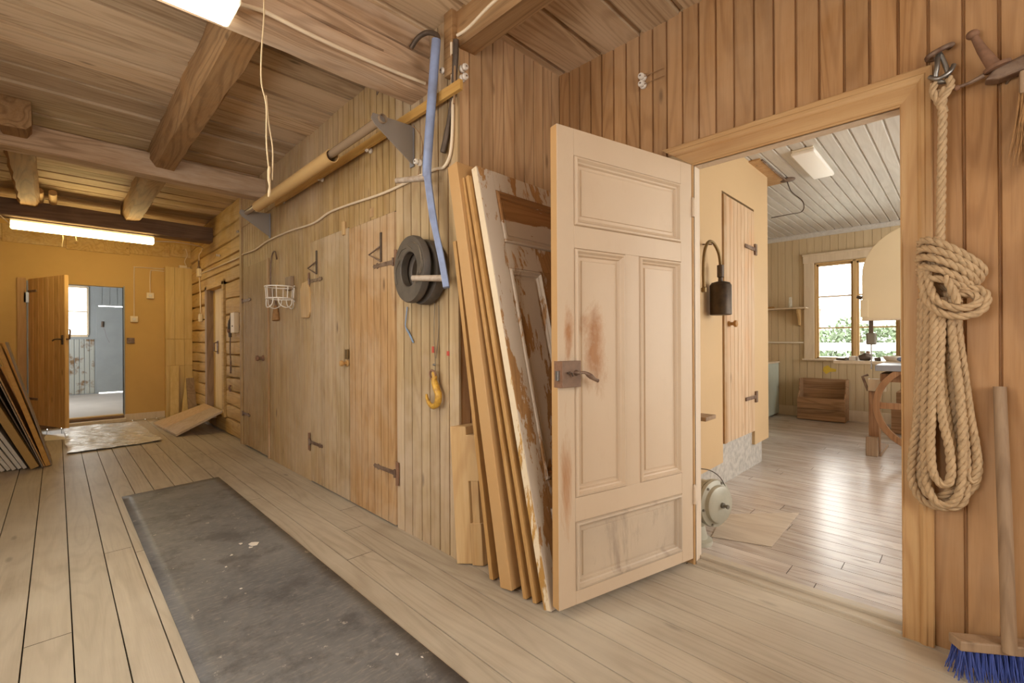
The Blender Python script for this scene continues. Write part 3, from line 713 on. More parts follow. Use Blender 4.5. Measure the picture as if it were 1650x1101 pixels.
mb.build('cleat', M['fresh'], t, bevel=.002)

# ------------------------------------------------------------------ hinges, cupboard doors in the plank wall
def strap_hinge(parent, y, z, dirn, ln, x=XP - .002, h=.028, plate=True):
    mb = MB(); s = dirn
    pts = [(0, -h / 2), (ln * .72, -h * .42), (ln * .78, -h * .7), (ln * .85, -h * .35), (ln * .95, -h * .5), (ln, 0), (ln * .95, h * .5), (ln * .85, h * .35), (ln * .78, h * .7), (ln * .72, h * .42), (0, h / 2)]
    mb.prism([(x, y + s * a, z + b) for a, b in pts], (-.006, 0, 0))
    o = mb.build('strap_hinge', M['iron'], parent, bevel=.001)
    MB().lathe((x - .008, y - s * .004, z - h * .9), (0, 0, 1), [(.008, 0), (.008, h * 1.8)], 10).build('knuckle', M['iron'], o, smooth=40)
    if plate:
        w = .032
        MB().prism([(x, y - s * .008, z - .075), (x, y - s * (w + .008), z - .07), (x, y - s * (w + .008), z + .07), (x, y - s * .008, z + .075)], (-.005, 0, 0)).build('plate', M['rust'], o)
    return o
def plank_door(name, label, y0, y1, z0, z1, mat, loc, bw):
    t = thing(name, label, 'door', loc, kind='structure')
    mb = MB(); strips(mb, lambda u, w, d: (XP - .006 - d, u, w), y0 + .004, y1 - .004, z0, z1, bw, .003, .012, .0045, bw > .1, random.Random(len(label)), .0022)
    mb.box(XP + .004, XP + .024, y0 + .004, y1 - .004, z0, z1)
    mb.build('leaf', M[mat], t, weld=True); return t
t = plank_door('door_5', 'narrow orange-brown cupboard door nearest the cable reel', RD[0], RD[1], .012, RD[2], 'plank_orange', (XP, 2.82, 0), .085)
strap_hinge(t, RD[0] + .012, 1.648, 1, .26, XP - .008); strap_hinge(t, RD[0] + .004, .338, 1, .27, XP - .008)
t = plank_door('door_6', 'pale middle cupboard door with hinges on its far edge', MD[0], MD[1], .012, MD[2], 'plank_pale', (XP, 3.5, 0), .07)
strap_hinge(t, MD[1] - .012, 1.655, -1, .25, XP - .008); strap_hinge(t, MD[1] - .004, .328, -1, .25, XP - .008)
k = MB().lathe((XP - .006, 3.165, 1.0), (-1, 0, 0), [(.026, 0), (.026, .006), (.012, .012), (.012, .03), (.022, .04), (.02, .055), (.004, .06)], 14).build('knob', M['ochre_wood'], t, smooth=50)
MB().box(XP - .02, XP - .006, 3.14, 3.18, 1.03, 1.10).build('latch', M['brass'], t, bevel=.002)
t = plank_door('door_7', 'farthest cupboard door with fine ribs and a turned knob', LD[0], LD[1], .02, LD[2], 'plank', (XP, 5.3, 0), .105)
MB().lathe((XP - .006, 5.06, .995), (-1, 0, 0), [(.03, 0), (.03, .008), (.014, .012), (.014, .04), (.03, .05), (.028, .066), (.006, .075)], 14).build('knob', M['rust'], t, smooth=50)
strap_hinge(t, LD[1] - .004, 1.62, -1, .30, XP - .008, .03, False); strap_hinge(t, LD[1] - .004, .36, -1, .25, XP - .008, .03, False)
struct(MB().box(XP - .012, XP, 4.885, 4.925, .0, 1.99).build('trim_20', M['plank_orange'], loc=(0, 0, 0), bevel=.003), 'upright slat beside the farthest cupboard door', 'trim')
tag(MB().box(XP - .02, XP - .001, 3.185, 3.225, 1.93, 2.03).build('turn_button', M['fresh'], bevel=.006), 'small wooden turn button above the middle cupboard door', 'turn button')
for y in (3.70, 2.67):
    z0 = 1.70 if y > 3 else 1.668
    t = thing('hasp_hook', 'iron bar with triangular loop above the ' + ('middle door hinge by the wire basket' if y > 3 else 'door hinge by the cable reel'), 'hook', (XP, y, z0), 'iron loops above the hinges')
    MB().box(XP - .016, XP - .006, y - .009, y + .009, z0, z0 + .19).build('bar', M['iron_dark'], t, bevel=.002)
    MB().tube([(XP - .014, y, z0 + .10), (XP - .04, y + .105, z0 + .055), (XP - .014, y, z0 + .005)], .007, 6).build('loop', M['iron'], t, smooth=40)

# ------------------------------------------------------------------ things on the plank wall
def insulator(p, nrm, label):
    t = thing('insulator', label, 'insulator', p, 'porcelain wire insulators')
    MB().lathe(p, nrm, [(.012, 0), (.019, .004), (.019, .014), (.011, .02), (.011, .027), (.018, .033), (.015, .043), (.005, .044)], 12).build('body', M['porcelain'], t, smooth=50)
    e = Vector(p) + Vector(nrm) * .043
    MB().lathe(e, nrm, [(.004, 0), (.005, .004), (.002, .006)], 8).build('screw', M['iron'], t, smooth=50)
for p, l in (((XP - .002, 2.80, 2.425), 'insulator under the batten nearest the smoky bracket'), ((XP - .002, 3.58, 2.432), 'insulator under the middle of the cardboard tube'),
             ((XP - .002, 4.43, 2.445), 'insulator beside the far bracket on the plank wall'), ((XP - .002, 2.22, 2.18), 'insulator at the foot of the smoky bracket'),
             ((1.52, 5.98, 2.442), 'upper insulator on the log wall'), ((1.52, 6.94, 2.30), 'insulator on the logs near the far dark beam'), ((XP - .004, 1.965, 2.59), 'insulator hidden beside the blue tube on the great beam end')):
    insulator(p, (-1, 0, 0), 'white porcelain ' + l)
for z, w in ((2.585, 'upper'), (2.535, 'lower')): insulator((1.512, YR - .004, z), (0, -1, 0), 'white porcelain insulator, %s of the pair at the recess corner' % w)
for z, w in ((2.617, 'upper'), (2.575, 'lower')):
    insulator((XR - .002, 1.272, z), (-1, 0, 0), 'white porcelain insulator, %s of the pair above the open door' % w)
    tag(MB().tube([(XR - .02, 1.262, z), (XR - .015, 1.15, z + .003)], .002, 6).build('wire_stub', M['cable_old'], smooth=60), 'short old wire by the %s insulator above the open door' % w, 'wire')
def cable(name, pts, r, mat, label, n=8, cat='cable'):
    return tag(MB().tube(smoothpath(pts, n), r, 8).build(name, M[mat], smooth=60), label, cat)
cable('cable', [(1.52, 8.09, 2.185), (1.505, 7.0, 2.16), (1.50, 5.9, 2.145), (XP - .012, 5.74, 2.142), (XP - .012, 5.3, 2.13), (XP - .012, 4.886, 2.157), (XP - .012, 4.3, 2.15), (XP - .012, 3.759, 2.12), (XP - .012, 3.45, 2.145), (XP - .012, 3.122, 2.133), (XP - .012, 2.7, 2.105), (XP - .012, 2.453, 2.10), (XP - .012, 2.2, 2.105), (XP - .014, 2.06, 2.10), (XP - .016, 1.985, 2.09), (XP - .016, 1.93, 2.14), (XP - .016, 1.91, 2.25), (XP - .016, 1.905, 2.42), (XP - .022, 1.90, 2.60), (XP - .04, 1.88, 2.70)], .0085, 'cable_white', 'white cable running along the plank wall above the doors')
cable('cable', [(.50, 2.10, 2.53), (.60, 2.115, 2.56), (.65, 2.118, 2.566), (.825, 2.12, 2.56), (1.034, 2.13, 2.568), (1.274, 2.13, 2.578), (1.45, 2.12, 2.585)], .009, 'cable_white', 'white cable clipped along the great pale beam')
cable('cable', [(1.47, 1.86, 2.735), (1.483, 1.78, 2.745), (1.484, 1.6, 2.775), (1.485, 1.3, 2.79), (1.485, .6, 2.80)], .0085, 'cable_white', 'white cable along the recess header beam')
cable('cable', [(1.455, 1.862, 2.69), (1.46, 1.868, 2.5), (1.455, 1.87, 2.38)], .006, 'cable_old', 'old brown cable down the corner post')
cable('wire', [(XP - .006, 6.0, 2.45), (XP - .012, 4.45, 2.45), (XP - .012, 3.6, 2.44), (XP - .012, 2.82, 2.43)], .0025, 'cable_old', 'thin old wire strung between the insulators', 4, 'wire')
cable('wire', [(XP - .05, 2.24, 2.39), (XP - .03, 2.19, 2.33), (XP - .02, 2.18, 2.25), (XP - .012, 2.215, 2.19), (XP - .012, 2.24, 2.10)], .003, 'cable_old', 'dark flex curling beside the smoky bracket', 6, 'wire')

# brackets, roll, batten
def bracket(y, label):
    mb = MB(); mb.prism([(1.225, y, 2.405), (1.215, y, 2.375), (1.24, y, 2.345), (1.482, y, 2.185), (1.482, y, 2.415), (1.36, y, 2.41)], (0, .006, 0))
    t = thing('wall_bracket', label, 'bracket', (XP, y, 2.18))
    mb.build('plate', M['bracket'], t)
    MB().box(1.478, 1.486, y - .004, y + .035, 2.18, 2.42).build('flange', M['grey_paint'], t)
    return t
bracket(2.29, 'smoky grey triangular bracket at the near end of the tube')
bracket(4.83, 'blue-grey triangular bracket at the far end of the tube')
YT = (4.80, 3.16)
mb = MB(); n = 24; r0, r1 = .053, .046
A = Vector((1.355, YT[0], 2.478)); B = Vector((1.345, YT[1], 2.468)); 
def ring_tube(mb, A, B, ro, ri, n=28):
    t = (B - A).normalized(); u = t.orthogonal().normalized(); v = t.cross(u); k = len(mb.v)
    for c, r in ((A, ri), (A, ro), (B, ro), (B, ri)):
        for i in range(n):
            a = 2 * PI * i / n; mb.v.append(c + (u * math.cos(a) + v * math.sin(a)) * r)
    for j in range(4):
        for i in range(n):
            l = (i + 1) % n; mb.f.append([k + j * n + i, k + j * n + l, k + ((j + 1) % 4) * n + l, k + ((j + 1) % 4) * n + i]); mb.b.append(0)
ring_tube(mb, Vector((1.282, 4.52, 2.378)), Vector((1.278, 2.93, 2.372)), .043, .038)
tag(mb.build('cardboard_tube', M['cardboard'], smooth=40), 'long tan cardboard tube slid over a clear pipe above the cupboards', 'tube')
mb = MB(); ring_tube(mb, Vector((1.280, 4.87, 2.388)), Vector((1.277, 2.27, 2.386)), .025, .021)
tag(mb.build('clear_pipe', M['clear_tube'], smooth=40), 'smoky clear pipe reaching from the cardboard tube to the bracket', 'pipe')
mb = MB(); mb.obox((1.437, 1.80, 2.425), (.022, .0, 0), (0, 2.75, -.005), (0, .0, .052))
tag(mb.build('batten', M['batten'], bevel=.002), 'yellow planed batten resting over the brackets beside the tube', 'batten')

# blue hay-fork shaped hanger
t = thing('blue_hanger', 'blue painted steel tube hanger with two round prongs', 'hanger', (1.40, 1.86, 1.43))
MB().tube(smoothpath([(1.40, 1.945, 2.72), (1.40, 1.985, 2.45), (1.40, 2.03, 2.12), (1.40, 2.035, 2.03)], 6), .024, 14).build('upper_tube', M['blue_paint'], t, smooth=50)
MB().tube(smoothpath([(1.40, 2.035, 2.06), (1.40, 2.02, 1.98), (1.40, 1.975, 1.78), (1.40, 1.91, 1.58), (1.40, 1.868, 1.425)], 6), [.026] * 13 + [.023] * 12, 4).build('lower_bar', M['blue_paint'], t, bevel=.004)
for a, b in (((1.40, 2.03, 2.025), (1.335, 2.235, 2.045)), ((1.40, 1.885, 1.475), (1.32, 2.055, 1.485))):
    MB().tube([a, Vector(a).lerp(Vector(b), .5), b], [.018, .016, .015], 12).build('prong', M['worn_paint'], t, smooth=50)
t = thing('hose_clip', 'dark iron hook clamped round the great beam end', 'hook', (1.42, 1.97, 2.6))
MB().tube(smoothpath([(1.41, 1.945, 2.70), (1.41, 1.95, 2.75), (1.39, 2.01, 2.785), (1.37, 2.07, 2.775), (1.36, 2.12, 2.74)], 5), .013, 10).build('hook', M['iron_dark'], t, smooth=50)
tag(MB().tube(smoothpath([(1.455, 1.85, 2.70), (1.46, 1.86, 2.62), (1.474, 1.895, 2.50), (1.474, 1.915, 2.40), (1.472, 1.96, 2.24), (1.465, 1.982, 2.165)], 5), [.015] * 10 + [.0125] * 9 + [.016] * 6 + [.014], 10).build('iron_pipe', M['iron_dark'], smooth=50), 'rusty iron pipe hanging behind the blue tube', 'pipe')
tag(MB().tube([(1.47, 2.62, 2.86), (1.455, 2.60, 2.80), (1.45, 2.66, 2.73)], [.02, .016, .004], 10).build('iron_spike', M['iron'], smooth=50), 'pointed iron spike under the great beam', 'spike')

# cable reel: flat dark coil hung on the lower prong
def annulus(mb, c, ax, ro, ri, h, n=40):
    c = Vector(c); A = Vector(ax).normalized(); N = A.orthogonal().normalized(); B = A.cross(N); k = len(mb.v)
    e = (ro - ri) * .06
    pr = [(ri, 0), (ri, h), (ri + e, h + .004), (ro - e, h + .004), (ro, h - .008), (ro, .008), (ro - e, 0), (ri + e, 0)]; m = len(pr)
    for i in range(n):
        a = 2 * PI * i / n
        for r, z in pr: mb.v.append(c + A * z + (N * math.cos(a) + B * math.sin(a)) * r)
    for i in range(n):
        j = (i + 1) % n
        for q in range(m): mb.f.append([k + i * m + q, k + i * m + (q + 1) % m, k + j * m + (q + 1) % m, k + j * m + q]); mb.b.append(0)
t = thing('cable_coil', 'black taped cable coil hung over the lower blue prong', 'cable coil', (1.42, 2.17, 1.36))
mb = MB(); annulus(mb, (1.405, 2.16, 1.55), (-1, 0.1, 0), .185, .095, .038); mb.build('front_coil', M['coil'], t, smooth=25)
mb = MB(); annulus(mb, (1.478, 2.13, 1.537), (-1, 0.05, 0), .18, .095, .055); mb.build('rear_coil', M['coil'], t, smooth=25)
rr = random.Random(4); mb = MB()
c0 = Vector((1.364, 2.165, 1.55)); N0 = Vector((0, 1, 0)); B0 = Vector((0, 0, 1))
for q in range(9):
    a0 = rr.uniform(0, 6.28); a1 = a0 + rr.uniform(.4, 1.1)
    pts = [c0 + (N0 * math.cos(a) + B0 * math.sin(a)) * rr.uniform(.11, .17) + Vector((-.003 - .018 * math.cos(a) * 0, 0, 0)) for a in (a0, (a0 + a1) / 2, a1)]
    pts = [p + Vector(((p.y - 2.165) * .1, 0, 0)) for p in pts]
    mb.tube(smoothpath(pts, 4), .0022, 4)
mb.build('binding_wire', M['coil_wire'], t)
mb = MB(); mb.tube(smoothpath([(XP - .012, 2.36, 1.36), (XP - .012, 2.372, 1.30), (XP - .012, 2.38, 1.245), (XP - .012, 2.34, 1.20), (XP - .012, 2.295, 1.145)], 5), [.004] * 12 + [.006] * 8 + [.004], 6)
tag(mb.build('blue_string', M['blue_string'], smooth=60), 'frayed light blue string hanging below the cable coil', 'string')

# crane hook on a wire
t = thing('crane_hook', 'yellow lifting hook hanging on a thin wire sling', 'hook', (1.46, 2.065, .80))
mb = MB(); mb.tube(smoothpath([(1.475, 2.075, 1.37), (1.47, 2.078, 1.2), (1.468, 2.066, 1.06), (1.465, 2.062, .99)], 5), .0022, 6).build('sling', M['coil_wire'], t, smooth=60)
MB().tube(smoothpath([(1.475, 2.04, 1.35), (1.47, 2.035, 1.2), (1.468, 2.058, 1.06)], 5), .0022, 6).build('sling', M['coil_wire'], t, smooth=60)
MB().ball((1.462, 2.066, 1.025), .012, 10, (.6, 1, .6)).build('clamp', M['steel'], t, smooth=60)
MB().box(1.462, 1.468, 2.072, 2.088, 1.09, 1.125).build('red_tag', M['red_mark'], t)
mb = MB(); pts = [(1.45, 2.058, .985), (1.45, 2.045, .96), (1.45, 2.05, .94), (1.45, 2.03, .90), (1.45, 2.012, .865), (1.45, 2.018, .825), (1.45, 2.05, .800), (1.45, 2.085, .803), (1.45, 2.115, .83), (1.45, 2.125, .86)]
sp = smoothpath(pts, 5); mb.tube(sp, [.010 + .010 * min(1, i / 14) - .013 * max(0, (i - 24) / max(1, len(sp) - 25)) for i in range(len(sp))], 10).build('hook', M['yellow_hook'], t, smooth=60)
MB().tube(smoothpath([(1.45, 2.075, .995), (1.45, 2.09, .975), (1.45, 2.072, .945), (1.45, 2.045, .95), (1.45, 2.04, .98)], 4, True), .006, 8, True).build('eye', M['rust'], t, smooth=60)
tag(MB().box(XP - .004, XP + .001, 1.965, 1.985, 1.075, 1.10).build('red_mark', M['red_mark']), 'small red paint mark on the board beside the lifting hook', 'paint mark')

# gaff, basket, board, brush
t = thing('gaff_hook', 'iron hook on a wooden grip hung beside the wire basket', 'gaff hook', (1.465, 4.76, 1.53))
MB().tube(smoothpath([(1.465, 4.766, 1.66), (1.465, 4.765, 1.8), (1.465, 4.75, 1.93), (1.465, 4.70, 2.01), (1.465, 4.63, 2.01), (1.465, 4.585, 1.935)], 6), .007, 8).build('hook', M['iron'], t, smooth=60)
MB().lathe((1.465, 4.768, 1.53), (0, 0, 1), [(.018, 0), (.022, .02), (.022, .1), (.014, .15)], 10).build('grip', M['grey_wood'], t, smooth=50)
t = thing('wire_basket', 'white wire basket fixed to the plank wall', 'basket', (1.365, 4.2, 1.44))
bc = (1.365, 4.2)
def ringp(r, z, n=20): return [(bc[0] + r * math.cos(2 * PI * i / n), bc[1] + r * math.sin(2 * PI * i / n), z) for i in range(n)]
RIM = MB().tube(ringp(.116, 1.632), .0055, 6, True).build('top_rim', M['wire_white'], t, smooth=60)
MB().tube(ringp(.108, 1.530), .0055, 6, True).build('lower_rim', M['wire_white'], t, smooth=60)
for i in range(8):
    a = 2 * PI * (i + .3) / 8; c, s_ = math.cos(a), math.sin(a)
    MB().tube([(bc[0] + .116 * c, bc[1] + .116 * s_, 1.632), (bc[0] + .108 * c, bc[1] + .108 * s_, 1.53)], .0045, 6).build('upright_wire', M['wire_white'], t, smooth=60)
for i in range(4):
    a = 2 * PI * (i + .1) / 4; pts = []
    for d, z in ((-.38, 1.53), (-.3, 1.475), (0, 1.45), (.3, 1.475), (.38, 1.53)): pts.append((bc[0] + .105 * math.cos(a + d * 1.6), bc[1] + .105 * math.sin(a + d * 1.6), z))
    MB().tube(smoothpath(pts, 5), .0045, 6).build('loop', M['wire_white'], t, smooth=60)
MB().tube([(XP - .003, 4.2, 1.655), (1.478, 4.2, 1.63), (1.475, 4.2, 1.53), (XP - .003, 4.2, 1.51)], .0055, 6).build('wall_clip', M['wire_white'], t, smooth=60)
tag(MB().box(XP - .03, XP - .001, 4.22, 4.36, 1.62, 1.74).build('basket_block', M['grey_wood'], bevel=.004), 'dark wooden block on the wall behind the wire basket', 'wood block')
mb = MB(); mb.prism([(XP - .02, 4.01, 1.36), (XP - .02, 4.03, 1.60), (XP - .02, 3.99, 1.655), (XP - .02, 3.86, 1.665), (XP - .02, 3.83, 1.55), (XP - .02, 3.83, 1.40), (XP - .02, 3.87, 1.355)], (.02, 0, 0))
tag(mb.build('wood_bracket', M['fresh'], bevel=.006), 'pale shaped board fixed beside the wire basket', 'board')
t = thing('hand_brush', 'small brown brush hanging under the wire basket', 'brush', (XP - .02, 4.62, 1.36))
MB().tube([(XP - .02, 4.64, 1.56), (XP - .02, 4.63, 1.50)], [.006, .012], 8).build('handle', M['iron'], t, smooth=50)
MB().tube([(XP - .02, 4.63, 1.50), (XP - .025, 4.62, 1.43), (XP - .025, 4.61, 1.36)], [.018, .03, .038], 8).build('bristles', M['bristle_tan'], t, smooth=50)

# log wall hardware
t = thing('chain_lever', 'dark iron lever with a chain hanging on the log wall', 'lever', (1.49, 6.33, .8))
MB().tube(smoothpath([(1.5, 6.30, 1.50), (1.49, 6.315, 1.42), (1.485, 6.33, 1.32), (1.49, 6.33, 1.22)], 5), [.016] * 5 + [.024] * 6 + [.018] * 5, 8).build('lever', M['iron_dark'], t, smooth=50)
MB().ball((1.475, 6.335, 1.30), .03, 10, (.6, 1, 1)).build('pivot', M['rust'], t, smooth=60)
MB().tube(smoothpath([(1.49, 6.33, 1.22), (1.49, 6.34, 1.05), (1.495, 6.335, .92), (1.495, 6.34, .78)], 5), [.007] * 10 + [.010] * 6, 6).build('chain', M['iron'], t, smooth=50)
t = thing('switch_box', 'tan electrical box beside the iron lever on the logs', 'switch box', (1.50, 6.16, 1.27))
MB().box(1.47, 1.525, 6.08, 6.235, 1.27, 1.51).build('box', M['switch'], t, bevel=.004)
MB().lathe((1.47, 6.15, 1.35), (-1, 0, 0), [(.008, 0), (.008, .006)], 8).build('screw', M['iron'], t)
tag(MB().tube([(1.515, 6.44, .63), (1.50, 6.44, .60), (1.515, 6.44, .55)], .012, 8).build('staple', M['rust'], smooth=50), 'rusty staple low on the log wall', 'staple')
t = thing('wall_switch', 'white switch on the log wall beside the ochre side door', 'switch', (1.51, 8.03, 1.48))
MB().box(1.485, 1.525, 7.98, 8.08, 1.47, 1.58).build('plate', M['switch'], t, bevel=.006); MB().box(1.478, 1.486, 8.01, 8.05, 1.50, 1.55).build('rocker', M['switch'], t, bevel=.002)
t = thing('junction_box', 'white cable junction box high on the log wall', 'junction box', (1.51, 8.10, 2.15))
MB().box(1.48, 1.525, 8.04, 8.16, 2.14, 2.26).build('box', M['switch'], t, bevel=.006)
MB().lathe((1.50, 8.10, 2.26), (0, 0, 1), [(.02, 0), (.02, .03), (.012, .04), (.012, .12)], 10).build('gland', M['iron'], t, smooth=50)
cable('cable', [(1.505, 8.09, 2.15), (1.51, 8.06, 1.9), (1.51, 8.035, 1.6)], .008, 'cable_white', 'white cable dropping to the switch on the log wall')
cable('cable', [(.90, 7.42, 2.47), (1.15, 7.46, 2.50), (1.45, 7.7, 2.52), (1.50, 7.9, 2.50), (1.49, 8.02, 2.45), (1.505, 8.10, 2.38)], .007, 'cable_white', 'white cable from the far strip lamp to the log wall')

# far wall fittings
def outlet(x, z, lab):
    t = thing('wall_outlet', lab, 'outlet', (x, YF - .02, z - .04), 'white outlets on the ochre wall')
    MB().box(x - .045, x + .045, YF - .04, YF, z - .045, z + .045).build('plate', M['switch'], t, bevel=.006)
    MB().lathe((x, YF - .04, z), (0, -1, 0), [(.024, 0), (.024, .005), (.018, .006), (.016, .002)], 14).build('socket', M['porcelain'], t, smooth=40)
outlet(.82, 1.515, 'white outlet on the ochre wall nearer the far doorway'); outlet(1.012, 1.88, 'white outlet on the ochre wall nearer the board casing')
cable('cable', [(1.50, YF - .14, 2.345), (1.2, YF - .02, 2.31), (.86, YF - .012, 2.30), (.825, YF - .012, 2.26), (.822, YF - .012, 1.9), (.82, YF - .012, 1.55)], .007, 'cable_white', 'long white cable to the outlet nearer the far doorway')
cable('cable', [(1.20, YF - .014, 2.27), (1.05, YF - .012, 2.27), (1.015, YF - .012, 2.23), (1.012, YF - .012, 1.92)], .007, 'cable_white', 'short white cable to the outlet nearer the board casing')
cable('cable', [(1.46, YF - .10, 2.37), (1.44, YF - .06, 2.45), (1.48, YF - .03, 2.56), (1.46, YF - .02, 2.66)], .006, 'cable_white', 'loose white cable above the board casing')
tag(MB().box(.735, .825, YF - .02, YF, 1.15, 1.235).build('strike_plate', M['iron'], bevel=.004), 'dark iron strike plate beside the far doorway', 'strike plate')
t = thing('board_casing', 'tall boxed casing of pale boards in the far corner', 'pipe casing', (1.36, YF - .08, 0))
for i, (a, b) in enumerate(((1.185, 1.30), (1.302, 1.42), (1.422, 1.525))):
    for j, (c, d) in enumerate(((.0, .80), (.803, 1.212), (1.215, 2.335))):
        q = MB(); q.bid = (i * .37 + j * .23) % 1
        q.box(a, b, YF - .125 - (.004 if (i + j) % 2 else 0), YF - .105, c, d); q.build('board', M['panel_box'], t, bevel=.002)
q = MB().box(1.185, 1.203, YF - .105, YF, 0, 2.335); q.build('side_board', M['panel_box'], t, bevel=.002)
tag(MB().box(1.36, 1.46, YF - .13, YF - .05, 2.335, 2.375).build('clamp_block', M['switch'], bevel=.004), 'small white block on top of the board casing', 'block')
slab('offcut', 'panel_box', 'long pale offcut leaning on the middle of the board casing', 'wood offcut', (1.205, YF - .32, .005), (1.235, YF - .150, .80), .11, .022, 'offcuts leaning on the casing')
slab('offcut', 'panel_box', 'tilted pale offcut between the two others at the board casing', 'wood offcut', (1.325, YF - .42, .005), (1.425, YF - .16, .62), .10, .022, 'offcuts leaning on the casing')
slab('offcut', 'grey_wood', 'greyish offcut leaning at the corner of the log wall', 'wood offcut', (1.405, YF - .52, .005), (1.425, YF - .20, .60), .115, .022, 'offcuts leaning on the casing')

tag(MB().box(XP - .004, XP + .002, 2.78, 2.83, 1.985, 2.045).build('wood_plug', M['plank_orange'], bevel=.002), 'small square brown wood plug above the nearest cupboard door', 'wood plug')

# far door leaf
t = thing('door_8', 'ochre plank door of the end wall standing half open with black lever handle', 'door', (-.27, YF, .09), kind='structure')
P = frame_of((-.268, YF - .01, .09), (.065 + .268, 8.0 - YF + .01, 0), (0, 0, 1)); w = .914
q = MB(); strips(q, lambda u, v, d: P(u, v, d), 0, w, 0, 1.925, .13, .004, .003, .003, False, random.Random(8))
pbox(q, P, 0, w, 0, 1.925, -.04, -.004); q.build('leaf', M['door_pine'], t, weld=True)
h = pbox(MB(), P, .845, .885, 1.05, 1.17, 0, .008).build('lever_plate', M['iron_dark'], t, bevel=.002)
MB().tube([P(.865, 1.12, .005), P(.865, 1.12, .05)], .009).tube(smoothpath([P(.868, 1.12, .048), P(.80, 1.115, .055), P(.75, 1.10, .05)], 4), .009).build('lever', M['iron_dark'], h, smooth=60)
MB().tube([P(w - .002, 1.12, -.02), P(w + .04, 1.12, -.03), P(w + .06, 1.22, -.03), P(w + .045, 1.24, -.03)], .01).build('lever', M['iron'], h, smooth=60)
h = MB().box(-.31, -.26, YF - .03, YF - .004, 1.70, 1.84).build('hinge_plate', M['steel'], t, bevel=.002)
pbox(MB(), P, .0, .22, 1.745, 1.775, 0, .006).build('strap', M['iron'], h)
pbox(MB(), P, .0, .24, .32, .35, 0, .006).build('strap', M['iron'], t)
struct(MB().box(-.37, -.285, YF - .03, YF + .0, .0, 2.03).build('trim_21', M['ochre_wood'], loc=(0, 0, 0), bevel=.004), 'ochre post carrying the far door hinge', 'trim')
t = thing('hanging_tool', 'dark tool with a cord hanging on the blue-grey yard door', 'tool', (.68, YW - .03, 1.3))
MB().tube([(.68, YW - .02, 1.50), (.685, YW - .03, 1.62)], [.03, .022], 8).build('grip', M['iron_dark'], t, smooth=50)
MB().tube(smoothpath([(.685, YW - .02, 1.50), (.72, YW - .02, 1.42), (.74, YW - .02, 1.3), (.79, YW - .02, 1.17)], 5), .012, 6).build('cord', M['grey_paint'], t, smooth=50)

# stacked panels at the edge of the corridor
def lean(name, mat, label, cat, x, y0, wid, th, dx, dz, group=None):
    b = Vector((x, y0, .004)); l = Vector((dx, 0, dz)); tv = Vector((-dz, 0, dx)).normalized() * th
    mb = MB(); mb.obox(b, l, (0, wid, 0), tv)
    # lift so the lower corner rests on the floor
    lo = min(p.z for p in mb.v)
    for p in mb.v: p.z += .003 - lo
    return tag(mb.build(name, M[mat], loc=(x, y0 + wid / 2, .003), bevel=.002), label, cat, group)
lean('board', 'grey_sheet', 'outermost thin grey-edged board of the leaning panel stack', 'board', -.036, 6.13, .22, .010, -.285, 1.165)
lean('board', 'ochre_flat', 'bright ochre board second in the leaning panel stack', 'board', -.046, 6.10, .5, .034, -.315, 1.15)
lean('board', 'ochre_wood', 'shorter ochre board inside the leaning panel stack', 'board', -.082, 6.10, .9, .010, -.30, .92)
lean('panel_sheet', 'grey_sheet', 'thin grey sheet inside the leaning panel stack', 'sheet', -.094, 6.08, .9, .009, -.31, .94)
lean('panel_sheet', 'dark_sheet', 'wide brown sheet in the middle of the leaning panel stack', 'sheet', -.107, 6.16, 1.1, .010, -.42, 1.12)
lean('plank', 'olive', 'thick olive plank between the brown sheet and white strips', 'plank', -.122, 6.05, .5, .055, -.56, 1.36)
for i, (x, dz, lab) in enumerate(((-.198, 1.30, 'white board nearest the olive plank in the leaning stack'), (-.232, 1.26, 'second white board from the olive plank in the leaning stack'), (-.266, 1.22, 'third white board from the olive plank in the leaning stack'), (-.300, 1.18, 'fourth white board from the olive plank in the leaning stack'), (-.334, 1.14, 'last white board of the leaning stack at the picture edge'))):
    lean('white_board', 'white_board', lab, 'board', x, 6.12 + .02 * (i % 2), .6, .026, -.50 - .01 * i, 1.08 - .02 * i, 'white boards in the panel stack')
tag(MB().tube(smoothpath([(-.44, 5.02, .012), (-.385, 4.95, .012), (-.36, 5.05, .014), (-.42, 5.12, .012)], 6, True), .011, 8, True).build('orange_cord', M['orange'], smooth=60), 'orange cord loop on the floor at the picture edge', 'cord')

# floor coverings
mb = MB(); mb.prism([(-.13, 7.72, .002), (.066, 7.66, .002), (.064, 8.15, .002), (-.10, 8.22, .002)], (0, 0, .003))
tag(mb.build('paper_sheet', M['lamp_white']), 'white paper sheet on the floor under the half open far door', 'paper')
mb = MB(); nx, ny = 10, 40; k = 0
for j in range(ny + 1):
    for i in range(nx + 1):
        x = .338 + .635 * i / nx; y = .75 + (3.72 + .06 * i / nx) * j / ny
        mb.v.append(Vector((x, y, .006 + .0015 * noise.noise(Vector((x * 2, y * 2, 0))))))
for j in range(ny):
    for i in range(nx):
        a = j * (nx + 1) + i; mb.f.append([a, a + 1, a + nx + 2, a + nx + 1]); mb.b.append(0)
o = mb.build('rubber_mat', M['rubber'], loc=(.65, 2.6, 0), smooth=60)
s = o.modifiers.new('thick', 'SOLIDIFY'); s.thickness = .005; s.offset = -1
